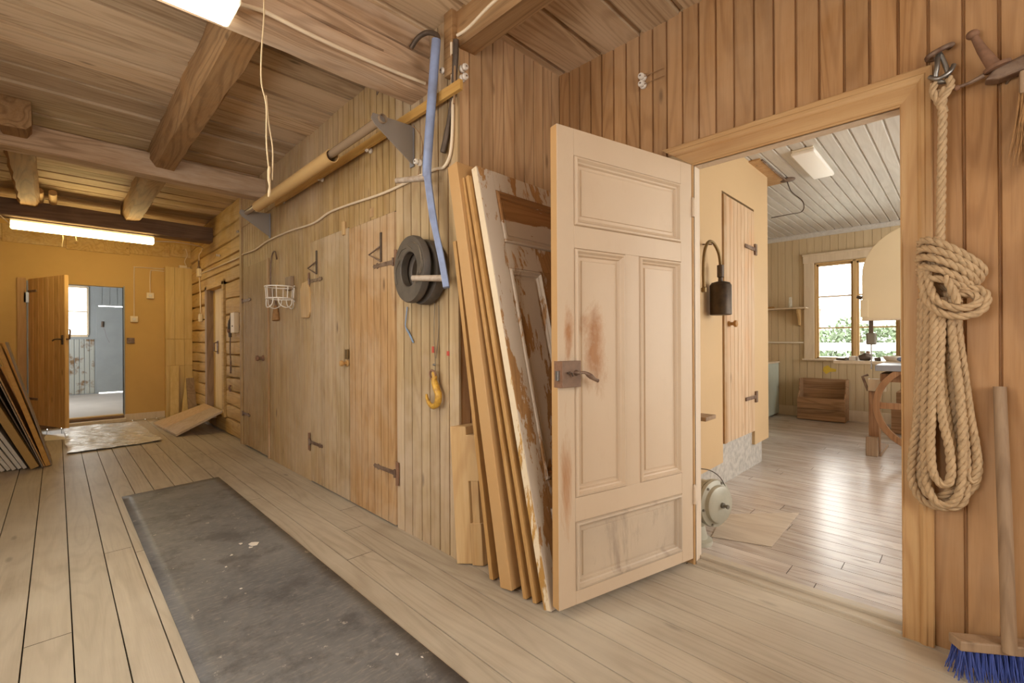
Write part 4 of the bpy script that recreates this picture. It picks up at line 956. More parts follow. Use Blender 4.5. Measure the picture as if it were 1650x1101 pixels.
for k, (c, r) in enumerate((((.785, 2.87), .030), ((.735, 2.92), .014), ((.76, 2.83), .012), ((.605, 2.675), .009), ((.602, 2.387), .008), ((.66, 2.80), .009), ((.875, 1.477), .007), ((.93, 1.40), .006))):
    rr = random.Random(k); pts = [(c[0] + r * rr.uniform(.4, 1.1) * math.cos(a), c[1] + r * rr.uniform(.5, 1.6) * math.sin(a), .0085) for a in (0, .8, 1.7, 2.5, 3.4, 4.2, 5.2)]
    MB().prism(pts, (0, 0, .0012)).build('paint_fleck', M['wire_white'], o)
tag(o, 'long dark grey rubber mat worn and scuffed along the corridor', 'mat')
mb = MB(); nx, ny = 28, 56; C4 = [Vector((.07, 6.60, 0)), Vector((.87, 6.66, 0)), Vector((.80, 8.58, 0)), Vector((.06, 8.68, 0))]
for j in range(ny + 1):
    for i in range(nx + 1):
        u, v = i / nx, j / ny; p = (C4[0] * (1 - u) + C4[1] * u) * (1 - v) + (C4[3] * (1 - u) + C4[2] * u) * v
        e = noise.noise(Vector((p.x * 4, p.y * 3, 2))) * .012 + noise.noise(Vector((p.x * 11, p.y * 8, 7))) * .006
        p += Vector((noise.noise(Vector((v * 4, 1, 0))) * .02 * (1 if i in (0, nx) else 0), noise.noise(Vector((u * 4, 3, 0))) * .03 * (1 if j in (0, ny) else 0), .016 + e)); p.z = max(p.z, .004); mb.v.append(p)
for j in range(ny):
    for i in range(nx):
        a = j * (nx + 1) + i; mb.f.append([a, a + 1, a + nx + 2, a + nx + 1]); mb.b.append(0)
tag(mb.build('plastic_sheet', M['plastic'], loc=(.45, 7.6, 0), smooth=60), 'crinkled translucent plastic sheet lying before the far doorway', 'plastic sheet')
t = thing('ramp', 'pale board ramp leading up to the ochre side door', 'ramp', (1.25, 7.4, 0))
A, B, C_, D_ = Vector((1.03, 6.86, .004)), Vector((.96, 8.12, .004)), Vector((1.50, 6.76, .255)), Vector((1.50, 7.78, .255))
for i, (a, b) in enumerate(((0, .5), (.503, 1.0))):
    mb = MB(); mb.bid = i * .5; p0 = A.lerp(B, a); p1 = A.lerp(B, b); q0 = C_.lerp(D_, a); q1 = C_.lerp(D_, b)
    mb.prism([p0, q0, q1, p1], (0, 0, .028)); mb.build('board', M['fresh'] if i else M['plank_pale'], t, bevel=.003)
for f in (.12, .82):
    p, q = A.lerp(C_, f), B.lerp(D_, f); mb = MB(); mb.prism([p + Vector((-.03, .05, -.0)), p + Vector((.03, .05, .0)), q + Vector((.03, -.08, .0)), q + Vector((-.03, -.08, .0))], (0, 0, -.02 if f > .5 else -.001)); mb.build('cleat', M['grey_wood'], t)

# ------------------------------------------------------------------ strip lamps
WARM, YEL = (1.0, .94, .76, 1), (1.0, .79, .36, 1)
def strip_lamp(x0, x1, y, z, wid, hgt, emat, label, group):
    t = thing('strip_lamp', label, 'lamp', ((x0 + x1) / 2, y, z), group)
    MB().box(x0 - .004, x1 + .004, y - wid * .4, y + wid * .4, z + hgt * .72, z + hgt).build('housing', M['lamp_white'], t, bevel=.004)
    mb = MB(); h = wid / 2; mb.prism([(x0, y - h, z + hgt * .72), (x0, y - h, z + hgt * .3), (x0, y - h * .82, z), (x0, y + h * .82, z), (x0, y + h, z + hgt * .3), (x0, y + h, z + hgt * .72)], (x1 - x0, 0, 0))
    mb.build('diffuser', emat, t, bevel=.008)
    for x in (x0 - .006, x1): MB().box(x, x + .006, y - h * .95, y + h * .95, z + .01, z + hgt * .72).build('end_cap', M['lamp_white'], t)
    return t
M['glow_near'] = glow('glow_near', WARM, 20.0); M['glow_far'] = glow('glow_far', YEL, 30.0)
strip_lamp(-.72, .515, 2.125, 2.485, .205, .075, M['glow_near'], 'lit prismatic strip lamp under the great pale beam', 'strip lamps in the corridor')
strip_lamp(-.355, .885, 7.42, 2.425, .10, .105, M['glow_far'], 'lit yellow strip lamp under the far dark beam', 'strip lamps in the corridor')
strip_lamp(-.7, .55, -1.5, 2.76, .205, .09, M['glow_near'], 'unseen fill lamp added on the corridor ceiling behind the viewpoint', 'strip lamps in the corridor')  # extra lamp added out of view to fill the near corridor with light
for x, a in ((.05, .16), (.16, .07)):
    tag(MB().tube(smoothpath([(x, 7.40, 2.43), (x + .006, 7.39, 2.36), (x + (.02 if a < .1 else -.005), 7.39, 2.43 - a)], 4), .004, 6).build('lamp_string', M['twine'], smooth=60), 'short pale string hanging under the far strip lamp' + (', the longer' if a > .1 else ', the curled one'), 'string')
for x, ln in ((-.13, .30), (-.025, .28)):
    mb = MB(); mb.tube([(x, 7.33, 2.755), (x, 7.05, 2.80)], [.035, .035], 10); tag(mb.build('wood_stick', M['fresh'], smooth=40), 'pale stick end poking over the far dark beam' + (', nearer the log joist' if x < -.1 else ', nearer the ceiling middle'), 'stick')
cable('lamp_flex', [(-.36, 7.40, 2.47), (-.42, 7.36, 2.53), (-.50, 7.3, 2.62)], .006, 'cable_white', 'short white flex at the end of the far strip lamp')
t = thing('pull_cord', 'pair of thin pale cords hanging from the great beam', 'cord', (.57, 1.9, 1.71))
MB().tube(smoothpath([(.569, 1.93, 2.56), (.566, 1.90, 2.42), (.556, 1.90, 2.25), (.556, 1.90, 2.14), (.572, 1.90, 2.06), (.572, 1.90, 1.92), (.582, 1.90, 1.80)], 5), .0028, 6).build('cord', M['twine'], t, smooth=60)
MB().tube(smoothpath([(.572, 1.90, 2.10), (.58, 1.90, 2.0), (.594, 1.90, 1.90), (.592, 1.90, 1.78)], 5), .0024, 6).build('cord', M['twine'], t, smooth=60)
MB().tube(smoothpath([(.582, 1.90, 1.83), (.580, 1.90, 1.79), (.583, 1.90, 1.75), (.579, 1.90, 1.712)], 5), [.003, .005, .006, .006, .005, .005, .006, .006, .005, .004, .004, .005, .006, .005, .004, .003], 6).build('frayed_end', M['twine'], t, smooth=60)
tag(MB().tube([(.562, 2.12, 2.60), (.566, 1.95, 2.575), (.569, 1.928, 2.555)], .006, 6).build('cord_nail', M['iron'], smooth=50), 'small nail holding the pale cords on the great beam', 'nail')

# ------------------------------------------------------------------ rope
def rope_mesh(mb, pts, r, n=10, pitch=None, sides=6, step=.007):
    pitch = pitch or r * 6.5
    sp = smoothpath(pts, n)
    L = [0]
    for a, b in zip(sp, sp[1:]): L.append(L[-1] + (b - a).length)
    m = max(4, int(L[-1] / step)); P = []; j = 0
    for i in range(m + 1):
        s = L[-1] * i / m
        while j < len(L) - 2 and L[j + 1] < s: j += 1
        f = (s - L[j]) / max(1e-9, L[j + 1] - L[j]); P.append(sp[j].lerp(sp[j + 1], f))
    N = None; fr = []
    for i in range(m + 1):
        t = (P[min(i + 1, m)] - P[max(i - 1, 0)]).normalized()
        N = t.orthogonal().normalized() if N is None else (N - t * N.dot(t)).normalized()
        fr.append((P[i], N, t.cross(N)))
    for k in range(3):
        path = []
        for i, (p, a, b) in enumerate(fr):
            w = 2 * PI * (i * L[-1] / m / pitch) + k * 2 * PI / 3
            path.append(p + (a * math.cos(w) + b * math.sin(w)) * r * .5)
        mb.tube(path, r * .56, sides)
def RP(px, py, d):     # wall coordinates of the coil, d = distance out from the wall
    y = .062 - (px - 1520) * .00162; z = .537 + (820 - py) * .00224 + (px - 1520) * .00033 * (py - 548) / 212
    return (XR - d, y, z)
t = thing('rope_coil', 'thick hemp rope coil tied in a bundle and hung on a shackle', 'rope', (XR - .07, .06, .53))
RR = .0135
def rp(name, pts, r=RR):
    mb = MB(); rope_mesh(mb, [RP(*p) for p in pts], r); return mb.build(name, M['hemp'], t, smooth=60)
rp('hanging_line', [(1521, 138, .045), (1521, 200, .05), (1519, 280, .055), (1518, 340, .06), (1517, 392, .07), (1517, 430, .06)])
rp('splice', [(1508, 128, .04), (1506, 145, .05), (1514, 160, .05), (1522, 172, .052), (1520, 185, .05)], .012)
rp('splice', [(1532, 120, .04), (1535, 135, .05), (1526, 150, .055), (1518, 168, .056), (1526, 178, .05)], .012)
for pts in (
    [(1488, 470, .05), (1487, 545, .05), (1481, 640, .05), (1468, 730, .05), (1466, 775, .05), (1482, 806, .05), (1515, 819, .055), (1548, 812, .06), (1556, 770, .06), (1552, 690, .06), (1544, 610, .05), (1536, 520, .05), (1530, 470, .05)],
    [(1496, 470, .075), (1495, 550, .08), (1491, 640, .085), (1490, 720, .085), (1493, 775, .085), (1507, 806, .085), (1532, 810, .085), (1546, 785, .085), (1550, 720, .085), (1547, 640, .085), (1537, 560, .08), (1528, 470, .07)],
    [(1508, 480, .095), (1506, 560, .10), (1503, 650, .105), (1500, 715, .105), (1504, 758, .105), (1520, 778, .105), (1532, 765, .105), (1530, 720, .105), (1520, 675, .105), (1515, 620, .10), (1517, 550, .095), (1520, 480, .09)],
    [(1484, 480, .03), (1482, 560, .03), (1476, 650, .03), (1474, 740, .03), (1488, 792, .035), (1525, 806, .04), (1562, 792, .04), (1574, 755, .04), (1566, 700, .035), (1556, 630, .035), (1546, 550, .03), (1540, 480, .03)],
    [(1502, 480, .045), (1498, 600, .045), (1484, 700, .04), (1478, 760, .04), (1492, 798, .045), (1520, 800, .05), (1540, 770, .055), (1538, 690, .055), (1530, 600, .05), (1524, 480, .05)],
    [(1512, 480, .07), (1515, 570, .07), (1523, 650, .07), (1536, 720, .07), (1562, 775, .06), (1572, 740, .05), (1560, 660, .05), (1550, 580, .05), (1534, 480, .05)]):
    rp('hanging_loop', pts)
for i, (cx, cy, a, b, ang, d) in enumerate(((1533, 414, 56, 19, 26, .10), (1530, 426, 53, 20, 25, .105), (1526, 437, 50, 19, 23, .105), (1523, 450, 45, 18, 20, .10), (1522, 462, 40, 16, 12, .095))):
    pts = []
    ca, sa = math.cos(math.radians(ang)), math.sin(math.radians(ang))
    for q in range(15):
        w = PI * .9 - q * 2 * PI / 14 * .99
        x, y = a * math.cos(w), b * math.sin(w) * .62
        pts.append((cx + x * ca - y * sa, cy + x * sa + y * ca, max(.02, d * .5 + d * .62 * math.sin(w + PI * 1.0))))
    rp('wrap', pts, .0132)
rp('tucked_loop', [(1487, 425, .06), (1488, 455, .085), (1497, 488, .10), (1522, 506, .11), (1552, 510, .11), (1578, 502, .10), (1588, 482, .09), (1580, 468, .08), (1558, 464, .08), (1535, 470, .09)])
rp('tucked_loop', [(1496, 435, .085), (1500, 462, .10), (1512, 485, .115), (1540, 497, .12), (1566, 494, .115), (1576, 484, .10), (1566, 474, .09), (1545, 474, .09), (1530, 478, .09)])
rp('tucked_end', [(1525, 448, .11), (1535, 466, .125), (1545, 490, .12)])
rp('rope_end', [(1500, 392, .05), (1508, 386, .075), (1518, 392, .08)])
t = thing('shackle', 'grey iron wall ring with chain link holding the hemp rope', 'wall ring', (XR - .03, .06, 2.09))
MB().tube(smoothpath([(XR - .004, .045, 2.225), (XR - .03, .035, 2.22), (XR - .055, .06, 2.205), (XR - .05, .095, 2.195), (XR - .025, .10, 2.195), (XR - .004, .085, 2.20)], 5), .009, 8).build('ring', M['iron'], t, smooth=60)
MB().tube(smoothpath([(XR - .035, .070, 2.20), (XR - .05, .074, 2.15), (XR - .045, .078, 2.105), (XR - .035, .055, 2.09), (XR - .03, .045, 2.11), (XR - .03, .055, 2.16)], 5, True), .008, 8, True).build('link', M['steel'], t, smooth=60)
MB().tube(smoothpath([(XR - .045, .095, 2.12), (XR - .055, .07, 2.10), (XR - .05, .04, 2.115), (XR - .04, .03, 2.14)], 5), .0075, 8).build('thimble', M['steel'], t, smooth=60)

# broom
t = thing('broom', 'wide broom with blue bristles and grey wooden handle leaning on the wall', 'broom', (2.2, -.06, 0))
Bd = Vector((.14, -.20, 0)).normalized(); Bn = Vector((Bd.y, -Bd.x, 0)); B0 = Vector((2.165, .035, .10))
mb = MB(); mb.obox(B0 - Bn * .028, Bd * .45, Bn * .056, (0, 0, .034)); mb.build('head', M['grey_wood'], t, bevel=.005)
mb = MB(); rr = random.Random(2)
for i in range(22):
    for j in range(3):
        c = B0 + Bd * (.012 + .0205 * i) + Bn * (-.019 + .019 * j)
        for k in range(9):
            a = rr.uniform(0, 6.28); s = rr.uniform(.3, 1) * .017
            e = c + Bd * (math.cos(a) * s + (-.03 if i == 0 else 0) * rr.random()) + Bn * (math.sin(a) * s + (j - 1) * .010) + Vector((0, 0, -.098 + rr.random() * .012))
            mb.tube([c + Bd * math.cos(a) * .004 + Bn * math.sin(a) * .004, c.lerp(e, .5) + Bd * rr.uniform(-.004, .004), e], [.0016, .0016, .0013], 4)
o = mb.build('bristles', M['bristle_blue'], t); o['kind'] = 'stuff'
MB().tube([(2.215, -.095, .115), (2.262, -.088, .55), (2.306, -.079, .985)], [.019, .0185, .017], 14).build('handle', M['grey_wood'], t, smooth=50)

# iron holder with knob handles and hanging fibre brush
t = thing('iron_clamp', 'old iron clamp screw with ball-ended levers on the wall', 'clamp', (XR - .05, -.06, 2.0))
MB().tube([(2.29, -.022, 2.215), (2.285, -.04, 2.16), (2.28, -.07, 2.085)], [.010, .014, .019], 10).build('lever', M['rust'], t, smooth=60)
MB().ball((2.29, -.018, 2.225), .0185, 12, (1, 1, .85)).build('knob', M['rust'], t, smooth=60)
MB().tube([(2.285, .022, 2.052), (2.285, -.01, 2.056), (2.28, -.045, 2.066)], [.006, .006, .009], 8).build('pin', M['iron'], t, smooth=60)
MB().ball((2.285, .022, 2.051), .010, 10).build('pin_knob', M['rust'], t, smooth=60)
MB().lathe((2.278, -.075, 2.088), (.1, -.25, -.95), [(.034, 0), (.036, .006), (.034, .012), (.02, .014)], 14).build('collar', M['rust'], t, smooth=50)
mb = MB(); mb.prism([(2.27, -.045, 2.045), (2.27, -.07, 2.075), (2.26, -.16, 2.10), (2.26, -.30, 2.13), (2.26, -.30, 2.06), (2.26, -.16, 2.045), (2.27, -.08, 2.035)], (.05, 0, 0)); mb.build('body', M['iron'], t, bevel=.006)
tag(MB().tube([(XR, -.10, 2.035), (XR - .05, -.115, 2.06)], .004, 6).build('nail', M['steel'], smooth=50), 'bent pale nail below the iron clamp', 'nail')
t = thing('fibre_brush', 'coarse tan fibre brush hanging below the iron clamp', 'brush', (2.25, -.17, 1.72))
MB().box(2.235, 2.275, -.26, -.125, 1.955, 2.03).build('brush_head', M['grey_wood'], t, bevel=.005)
mb = MB(); rr = random.Random(9)
for i in range(520):
    y = rr.uniform(-.25, -.125); x = rr.uniform(2.24, 2.27); e = rr.uniform(.14, .24)
    dy = rr.uniform(-.02, .028)
    mb.tube([(x, y, 1.96), (x - .005, y + dy * .4, 1.96 - e * .5), (x - .008 * rr.random(), y + dy, 1.96 - e)], [.0016, .0015, .0008], 3)
o = mb.build('bristles', M['bristle_tan'], t); o['kind'] = 'stuff'
SKY = 9.0
EXPO = -0.06

# ------------------------------------------------------------------ workshop
M['floor_patch'] = wood('floor_patch', col(206, 194, 176), col(192, 176, 156), col(146, 124, 102), 'y', .2, .05, .4, .45)
t = thing('door_9', 'narrow pale plank door with a wooden knob in the yellow partition', 'door', (4.1, 1.36, .33), kind='structure')
mb = MB(); strips(mb, lambda u, v, d: (u, 1.352 - d, v), 3.765, 4.445, .335, 2.305, .085, .003, .006, .005, False, random.Random(6))
mb.box(3.765, 4.445, 1.362, 1.38, .335, 2.305); M['pale_door'] = wood('pale_door', col(214, 188, 156), col(204, 172, 136), col(170, 124, 84), 'z', .25, .06, .4, .5, stain=col(206, 150, 98), samt=.6, sscale=1.6, sth=(.5, .66), stretch=.5)
mb.build('leaf', M['pale_door'], t, weld=True)
MB().box(3.705, 3.760, 1.345, 1.375, .335, 2.305).build('edge', M['plank_orange'], t, bevel=.003)
MB().lathe((3.81, 1.352, 1.283), (0, -1, 0), [(.022, 0), (.022, .01), (.013, .016), (.013, .035), (.027, .045), (.027, .062), (.012, .07)], 14).build('knob', M['ochre_wood'], t, smooth=50)
for z in (1.965, .642):
    h = MB().box(4.18, 4.43, 1.340, 1.346, z - .016, z + .016).build('strap_hinge', M['iron'], t, bevel=.002)
    MB().box(4.43, 4.475, 1.335, 1.352, z - .05, z + .05).build('plate', M['iron'], h, bevel=.003)
tag(MB().box(3.10, 3.275, 1.25, 1.357, .60, .628).build('wall_ledge', M['grey_wood'], bevel=.004), 'small dark wooden ledge on the partition by the jamb', 'ledge')
t = thing('gas_burner', 'black cylinder burner with a bent brass tube hanging on the yellow partition', 'burner', (3.43, 1.26, 1.33))
cx, cy = 3.425, 1.27
MB().lathe((cx, cy, 1.335), (0, 0, 1), [(.066, 0), (.074, .004), (.074, .215), (.062, .235), (.030, .245)], 22).build('cup', M['burner'], t, smooth=45)
MB().lathe((cx, cy, 1.578), (0, 0, 1), [(.017, 0), (.017, .03), (.024, .035), (.024, .12), (.010, .125)], 14).build('neck', M['iron_dark'], t, smooth=45)
MB().tube(smoothpath([(cx, cy, 1.70), (cx - .03, cy + .0, 1.78), (cx - .085, cy + .01, 1.84), (cx - .14, cy + .02, 1.855), (cx - .20, cy + .02, 1.82), (cx - .245, cy + .02, 1.74), (cx - .255, cy + .02, 1.62), (cx - .25, cy + .02, 1.53)], 6), .011, 10).build('bent_tube', M['brass'], t, smooth=60)
MB().lathe((cx - .25, cy + .02, 1.485), (0, 0, 1), [(.017, 0), (.019, .01), (.019, .03), (.012, .035), (.012, .055)], 12).build('nozzle', M['brass'], t, smooth=45)
tag(MB().tube([(3.33, 1.36, 1.85), (3.29, 1.275, 1.832)], .005, 6).build('nail', M['iron'], smooth=50), 'nail in the partition holding the bent burner tube', 'nail')

t = thing('motor_grinder', 'grey round motor with a dished end cover on the floor behind the jamb', 'motor', (2.66, 1.13, 0))
ax = Vector((-.276, -.96, .04)).normalized(); oc = Vector((2.755, 1.135, .19))
MB().lathe(oc - ax * .12, ax, [(.09, 0), (.115, .02), (.12, .17), (.134, .175), (.134, .19)], 28).build('body', M['machine'], t, smooth=40)
MB().lathe(oc + ax * .075, ax, [(.135, 0), (.138, .006), (.134, .022), (.110, .03), (.104, .05), (.094, .056), (.02, .06)], 30).build('end_cover', M['machine'], t, smooth=35); EC = bpy.data.objects['end_cover']
MB().lathe(oc + ax * .135, ax, [(.016, 0), (.016, .012), (.008, .013), (.008, .03), (.012, .031), (.012, .04)], 10).build('bolt', M['machine_dark'], EC, smooth=40)
for a in range(6):
    u = ax.orthogonal().normalized(); v = ax.cross(u); p = oc + ax * .10 + (u * math.cos(a * 1.05 + .4) + v * math.sin(a * 1.05 + .4)) * .121
    MB().lathe(p, ax, [(.008, 0), (.008, .006)], 6).build('cover_screw', M['machine_dark'], EC)
MB().lathe((2.585, 1.10, 0), (0, 0, 1), [(.085, 0), (.085, .022), (.06, .03), (.045, .10)], 20).build('foot', M['machine'], t, smooth=40)
MB().tube([(2.66, 1.20, .29), (2.62, 1.16, .37), (2.61, 1.13, .41)], [.022, .02, .014], 10).build('terminal_box', M['machine_dark'], t, smooth=40)
MB().tube(smoothpath([(2.61, 1.12, .41), (2.68, 1.06, .395), (2.76, 1.03, .34), (2.82, 1.02, .26), (2.83, 1.03, .22)], 6), .003, 6).build('wire', M['iron_dark'], t, smooth=60)

mb = MB(); mb.prism([(3.10, 1.14, .001), (3.48, .79, .001), (2.80, .77, .001), (2.70, 1.06, .001)], (0, 0, .004))
tag(mb.build('floor_patch', M['floor_patch'], bevel=.001), 'pale tan board patch nailed on the workshop floor near the motor', 'board')

# ceiling lamp switched off
t = thing('ceiling_lamp', 'white flat strip lamp switched off on the workshop ceiling', 'lamp', (4.76, .955, ZR - .06))
MB().box(4.365, 5.155, .872, 1.045, ZR - .045, ZR - .012).build('diffuser', M['lamp_off'], t, bevel=.012)
MB().box(4.355, 5.165, .88, 1.035, ZR - .014, ZR).build('housing', M['lamp_white'], t, bevel=.004)
t = thing('ceiling_hook', 'dark ceiling rose with a dangling curled wire in the workshop', 'ceiling hook', (5.10, 1.25, ZR - .03))
MB().lathe((5.10, 1.25, ZR - .001), (0, 0, -1), [(.07, 0), (.07, .008), (.03, .02)], 14).build('rose', M['iron'], t, smooth=50)
MB().tube([(4.36, 1.26, ZR - .012), (4.75, 1.262, ZR - .014), (5.08, 1.25, ZR - .016)], .008, 6).build('conduit', M['iron'], t, smooth=50)
MB().tube(smoothpath([(5.10, 1.25, ZR - .02), (5.13, 1.22, ZR - .12), (5.20, 1.14, ZR - .22), (5.18, 1.14, ZR - .32), (5.05, 1.22, ZR - .36), (4.98, 1.36, ZR - .38)], 6), .005, 6).build('wire', M['iron_dark'], t, smooth=60)

# crate
t = thing('wood_crate', 'old wooden slat crate with an open front bin under the window wall', 'crate', (7.72, 1.49, 0))
cx0, cx1, cy0, cy1 = 7.62, 7.93, 1.185, 1.755
for i, (z0, z1) in enumerate(((.01, .09), (.092, .17), (.172, .245), (.247, .325))):
    q = MB(); q.bid = i * .27 % 1; q.box(cx0, cx0 + .016, cy0, cy1, z0, z1).build('front_slat', M['crate'], t, bevel=.003)
for i, (z0, z1) in enumerate(((.01, .14), (.142, .29), (.292, .44), (.442, .585))):
    q = MB(); q.bid = i * .31 % 1; q.box(cx1 - .016, cx1, cy0, cy1, z0, z1).build('back_slat', M['crate'], t, bevel=.003)
for y in (cy0, cy1 - .016):
    q = MB(); q.prism([(cx0 + .017, y, .01), (cx0 + .017, y, .33), (cx0 + .10, y, .40), (cx0 + .12, y, .585), (cx1 - .017, y, .585), (cx1 - .017, y, .01)], (0, .016, 0)).build('side', M['crate'], t, bevel=.003)
MB().box(cx0 + .017, cx1 - .017, cy0 + .017, cy1 - .017, .012, .03).build('bottom', M['crate'], t)

# wall shelf, rail, bottle, cabinet, paint mark
t = thing('wall_shelf', 'narrow beige shelf on a curved bracket beside the window casing', 'shelf', (7.85, 1.95, 1.35))
MB().box(7.76, 7.945, 1.67, 2.75, 1.615, 1.635).build('board', M['trim_white'], t, bevel=.003)
mb = MB(); mb.prism([(7.945, 1.77, 1.614), (7.80, 1.77, 1.614), (7.81, 1.77, 1.55), (7.87, 1.77, 1.48), (7.90, 1.77, 1.37), (7.945, 1.77, 1.36)], (0, .03, 0)); mb.build('bracket', M['sash'], t, bevel=.004)
tag(MB().tube([(7.925, 1.74, 1.11), (7.925, 2.72, 1.118)], .012, 8).build('wall_rail', M['lamp_white'], smooth=50), 'thin pale rail on the beadboard below the shelf', 'rail')
tag(MB().lathe((7.86, 1.89, 1.636), (0, 0, 1), [(.022, 0), (.024, .004), (.024, .13), (.020, .15), (.019, .165)], 14).build('glass_bottle', M['bottle_glass'], smooth=45), 'slim clear glass standing on the beige shelf', 'glass')
tag(MB().box(7.79, 7.85, 2.10, 2.3, 1.636, 1.665).build('wood_piece', M['ochre_wood'], bevel=.006), 'brown wood piece lying on the beige shelf', 'wood piece')
t = thing('cabinet', 'pale green cabinet half hidden by the yellow partition', 'cabinet', (7.65, 2.33, 0))
MB().box(7.32, 7.93, 2.07, 2.66, .02, .80).build('body', M['pale_green'], t, bevel=.01)
MB().box(7.30, 7.94, 2.055, 2.67, .80, .825).build('top', M['trim_white'], t, bevel=.004)
MB().box(7.305, 7.32, 2.08, 2.65, .05, .78).build('door', M['pale_green'], t, bevel=.004)
mb = MB(); mb.prism([(XW - .0015, 1.50, .70), (XW - .0015, 1.49, .75), (XW - .0015, 1.44, .78), (XW - .0015, 1.40, .74), (XW - .0015, 1.335, .725), (XW - .0015, 1.34, .69), (XW - .0015, 1.41, .685), (XW - .0015, 1.46, .65)], (-.001, 0, 0))
M['yellow_mark'] = plain('yellow_mark', col(222, 190, 70), .6)
tag(mb.build('paint_mark', M['yellow_mark']), 'yellow paint mark on the beadboard above the crate', 'paint mark')

# band saw
t = thing('band_saw', 'old band saw with a cream rounded wheel guard and wooden lower wheel', 'band saw', (5.75, .35, 0))
uc = Vector((5.62, .285, 1.78)); r = .445
poly = []
for i in range(25):
    a = PI * i / 24; poly.append((5.60, uc.y + r * math.cos(a), uc.z + r * 1.02 * math.sin(a)))
poly += [(5.60, uc.y - r, 1.345), (5.60, uc.y + r, 1.345)]
mb = MB(); mb.prism(poly, (.11, 0, 0)); GD = mb.build('wheel_guard', M['cream'], t, bevel=.006)
MB().box(5.592, 5.70, uc.y - r, uc.y + r, 1.335, 1.352).build('guard_rim', M['trim_white'], GD, bevel=.003)
MB().box(5.585, 5.60, uc.y + r - .05, uc.y + r + .012, 1.37, 1.54).build('guard_latch', M['cream'], GD, bevel=.003)
MB().tube([(5.60, uc.y + r, 1.56), (5.60, uc.y + r + .04, 1.575)], [.02, .014], 8).build('latch_knob', M['iron_dark'], GD, smooth=50)
MB().box(5.63, 5.66, .648, .682, 1.18, 1.40).build('guide_post', M['iron_dark'], t, bevel=.003)
MB().box(5.60, 5.68, .625, .70, 1.10, 1.215).build('blade_guide', M['machine_dark'], t, bevel=.012)
MB().box(5.648, 5.652, .66, .67, .86, 1.12).build('blade', M['steel'], t)
MB().box(5.58, 6.25, -.4, .63, .848, .905).build('table', M['grey_paint'], t, bevel=.004)
MB().box(5.66, 6.20, -.4, .60, .74, .82).build('table_beam', M['bench'], t, bevel=.004)
lc = Vector((5.60, .225, .515)); ro = .43
mb = MB(); annulus(mb, lc, (1, 0, 0), ro, ro - .055, .05, 48); mb.build('lower_wheel', M['bench'], t, smooth=40); LW = bpy.data.objects['lower_wheel']
for a in (0, PI / 3, 2 * PI / 3):
    d = Vector((0, math.cos(a), math.sin(a))); s = Vector((0, -math.sin(a), math.cos(a)))
    mb = MB(); mb.obox(lc + Vector((.012, 0, 0)) - d * (ro - .05) - s * .03, d * 2 * (ro - .05), s * .06, (.028, 0, 0)); mb.build('spoke', M['bench'], LW, bevel=.004)
MB().lathe(lc - Vector((.01, 0, 0)), (1, 0, 0), [(.06, 0), (.06, .10)], 20).build('hub', M['iron'], LW, smooth=40)
MB().box(5.74, 5.84, .615, .70, .02, .74).build('leg', M['bench'], t, bevel=.005)
MB().box(5.72, 6.30, .60, .715, 0, .03).build('sled_foot', M['grey_wood'], t, bevel=.004)
MB().box(5.66, 5.74, .62, .715, 0, .19).build('foot_block', M['grey_wood'], t, bevel=.006)
MB().box(5.70, 5.78, .56, .70, .64, .76).build('leg_cap', M['trim_white'], t, bevel=.005)
MB().box(5.70, 5.90, -.5, -.3, 0, 2.0).build('column', M['cream'], t, bevel=.01)
MB().tube([(5.72, .70, .80), (5.72, .745, .78), (5.72, .70, .64)], .012, 8).build('bracket', M['iron'], t, smooth=40)

# bench with tools behind the saw
t = thing('work_bench', 'pale worktop strewn with tools behind the band saw', 'work bench', (6.75, .5, 0))
MB().box(6.28, 7.2, -.6, 1.085, .88, .915).build('worktop', M['trim_white'], t, bevel=.004)
for x, y in ((6.75, .40), (7.1, .40), (6.75, -.5), (7.1, -.5)): MB().box(x, x + .06, y, y + .05, 0, .88).build('leg', M['beige_boards'], t, bevel=.003)
def tool(name, lab, cat, mk, mat): 
    mb = MB(); mk(mb); return tag(mb.build(name, M[mat], smooth=40), lab, cat, 'tools on the worktop')
tool('plane_iron', 'flat dark tool lying at the end of the worktop', 'tool', lambda m: m.obox((6.33, 1.0, .917), (.2, -.08, .0), (.03, .07, 0), (0, 0, .022)), 'iron_dark')
tool('chisel', 'long chisel with pale handle lying on the worktop', 'chisel', lambda m: m.tube([(6.31, .97, .935), (6.45, .90, .945), (6.62, .80, .94)], [.018, .015, .007], 8), 'steel')
tool('hand_tool', 'pale flat tool between the chisel and the black tool', 'tool', lambda m: m.obox((6.31, .89, .918), (.12, -.03, 0), (.01, .055, 0), (0, 0, .045)), 'wire_white')
tool('black_clamp', 'black rounded tool in the middle of the worktop', 'tool', lambda m: m.tube([(6.33, .855, .945), (6.34, .80, .962), (6.36, .745, .955)], [.026, .045, .030], 12), 'iron_dark')
tool('tool_grip', 'dark upright grip behind the rounded tool', 'tool', lambda m: m.tube([(6.46, .80, .918), (6.47, .79, 1.02)], [.028, .018], 8), 'rust')
tool('small_bolt', 'small dark bolt on the worktop before the white dish', 'bolt', lambda m: m.tube([(6.31, .715, .934), (6.32, .665, .938)], [.018, .022], 8), 'iron_dark')
tool('white_dish', 'shallow white dish with blue things on the worktop', 'dish', lambda m: m.lathe((6.43, .56, .917), (0, 0, 1), [(.07, 0), (.10, .045), (.10, .052), (.065, .008)], 18), 'wire_white')
tool('blue_cloth', 'small blue cloth piece beside the white dish', 'cloth', lambda m: m.ball((6.30, .49, .94), .04, 10, (.8, 1, .6)), 'blue_paint')
tag(MB().box(7.3, 7.6, .30, .62, .30, .50).build('storage_box', M['crate'], bevel=.004), 'brown box standing on the shelf seen through the wheel', 'box')
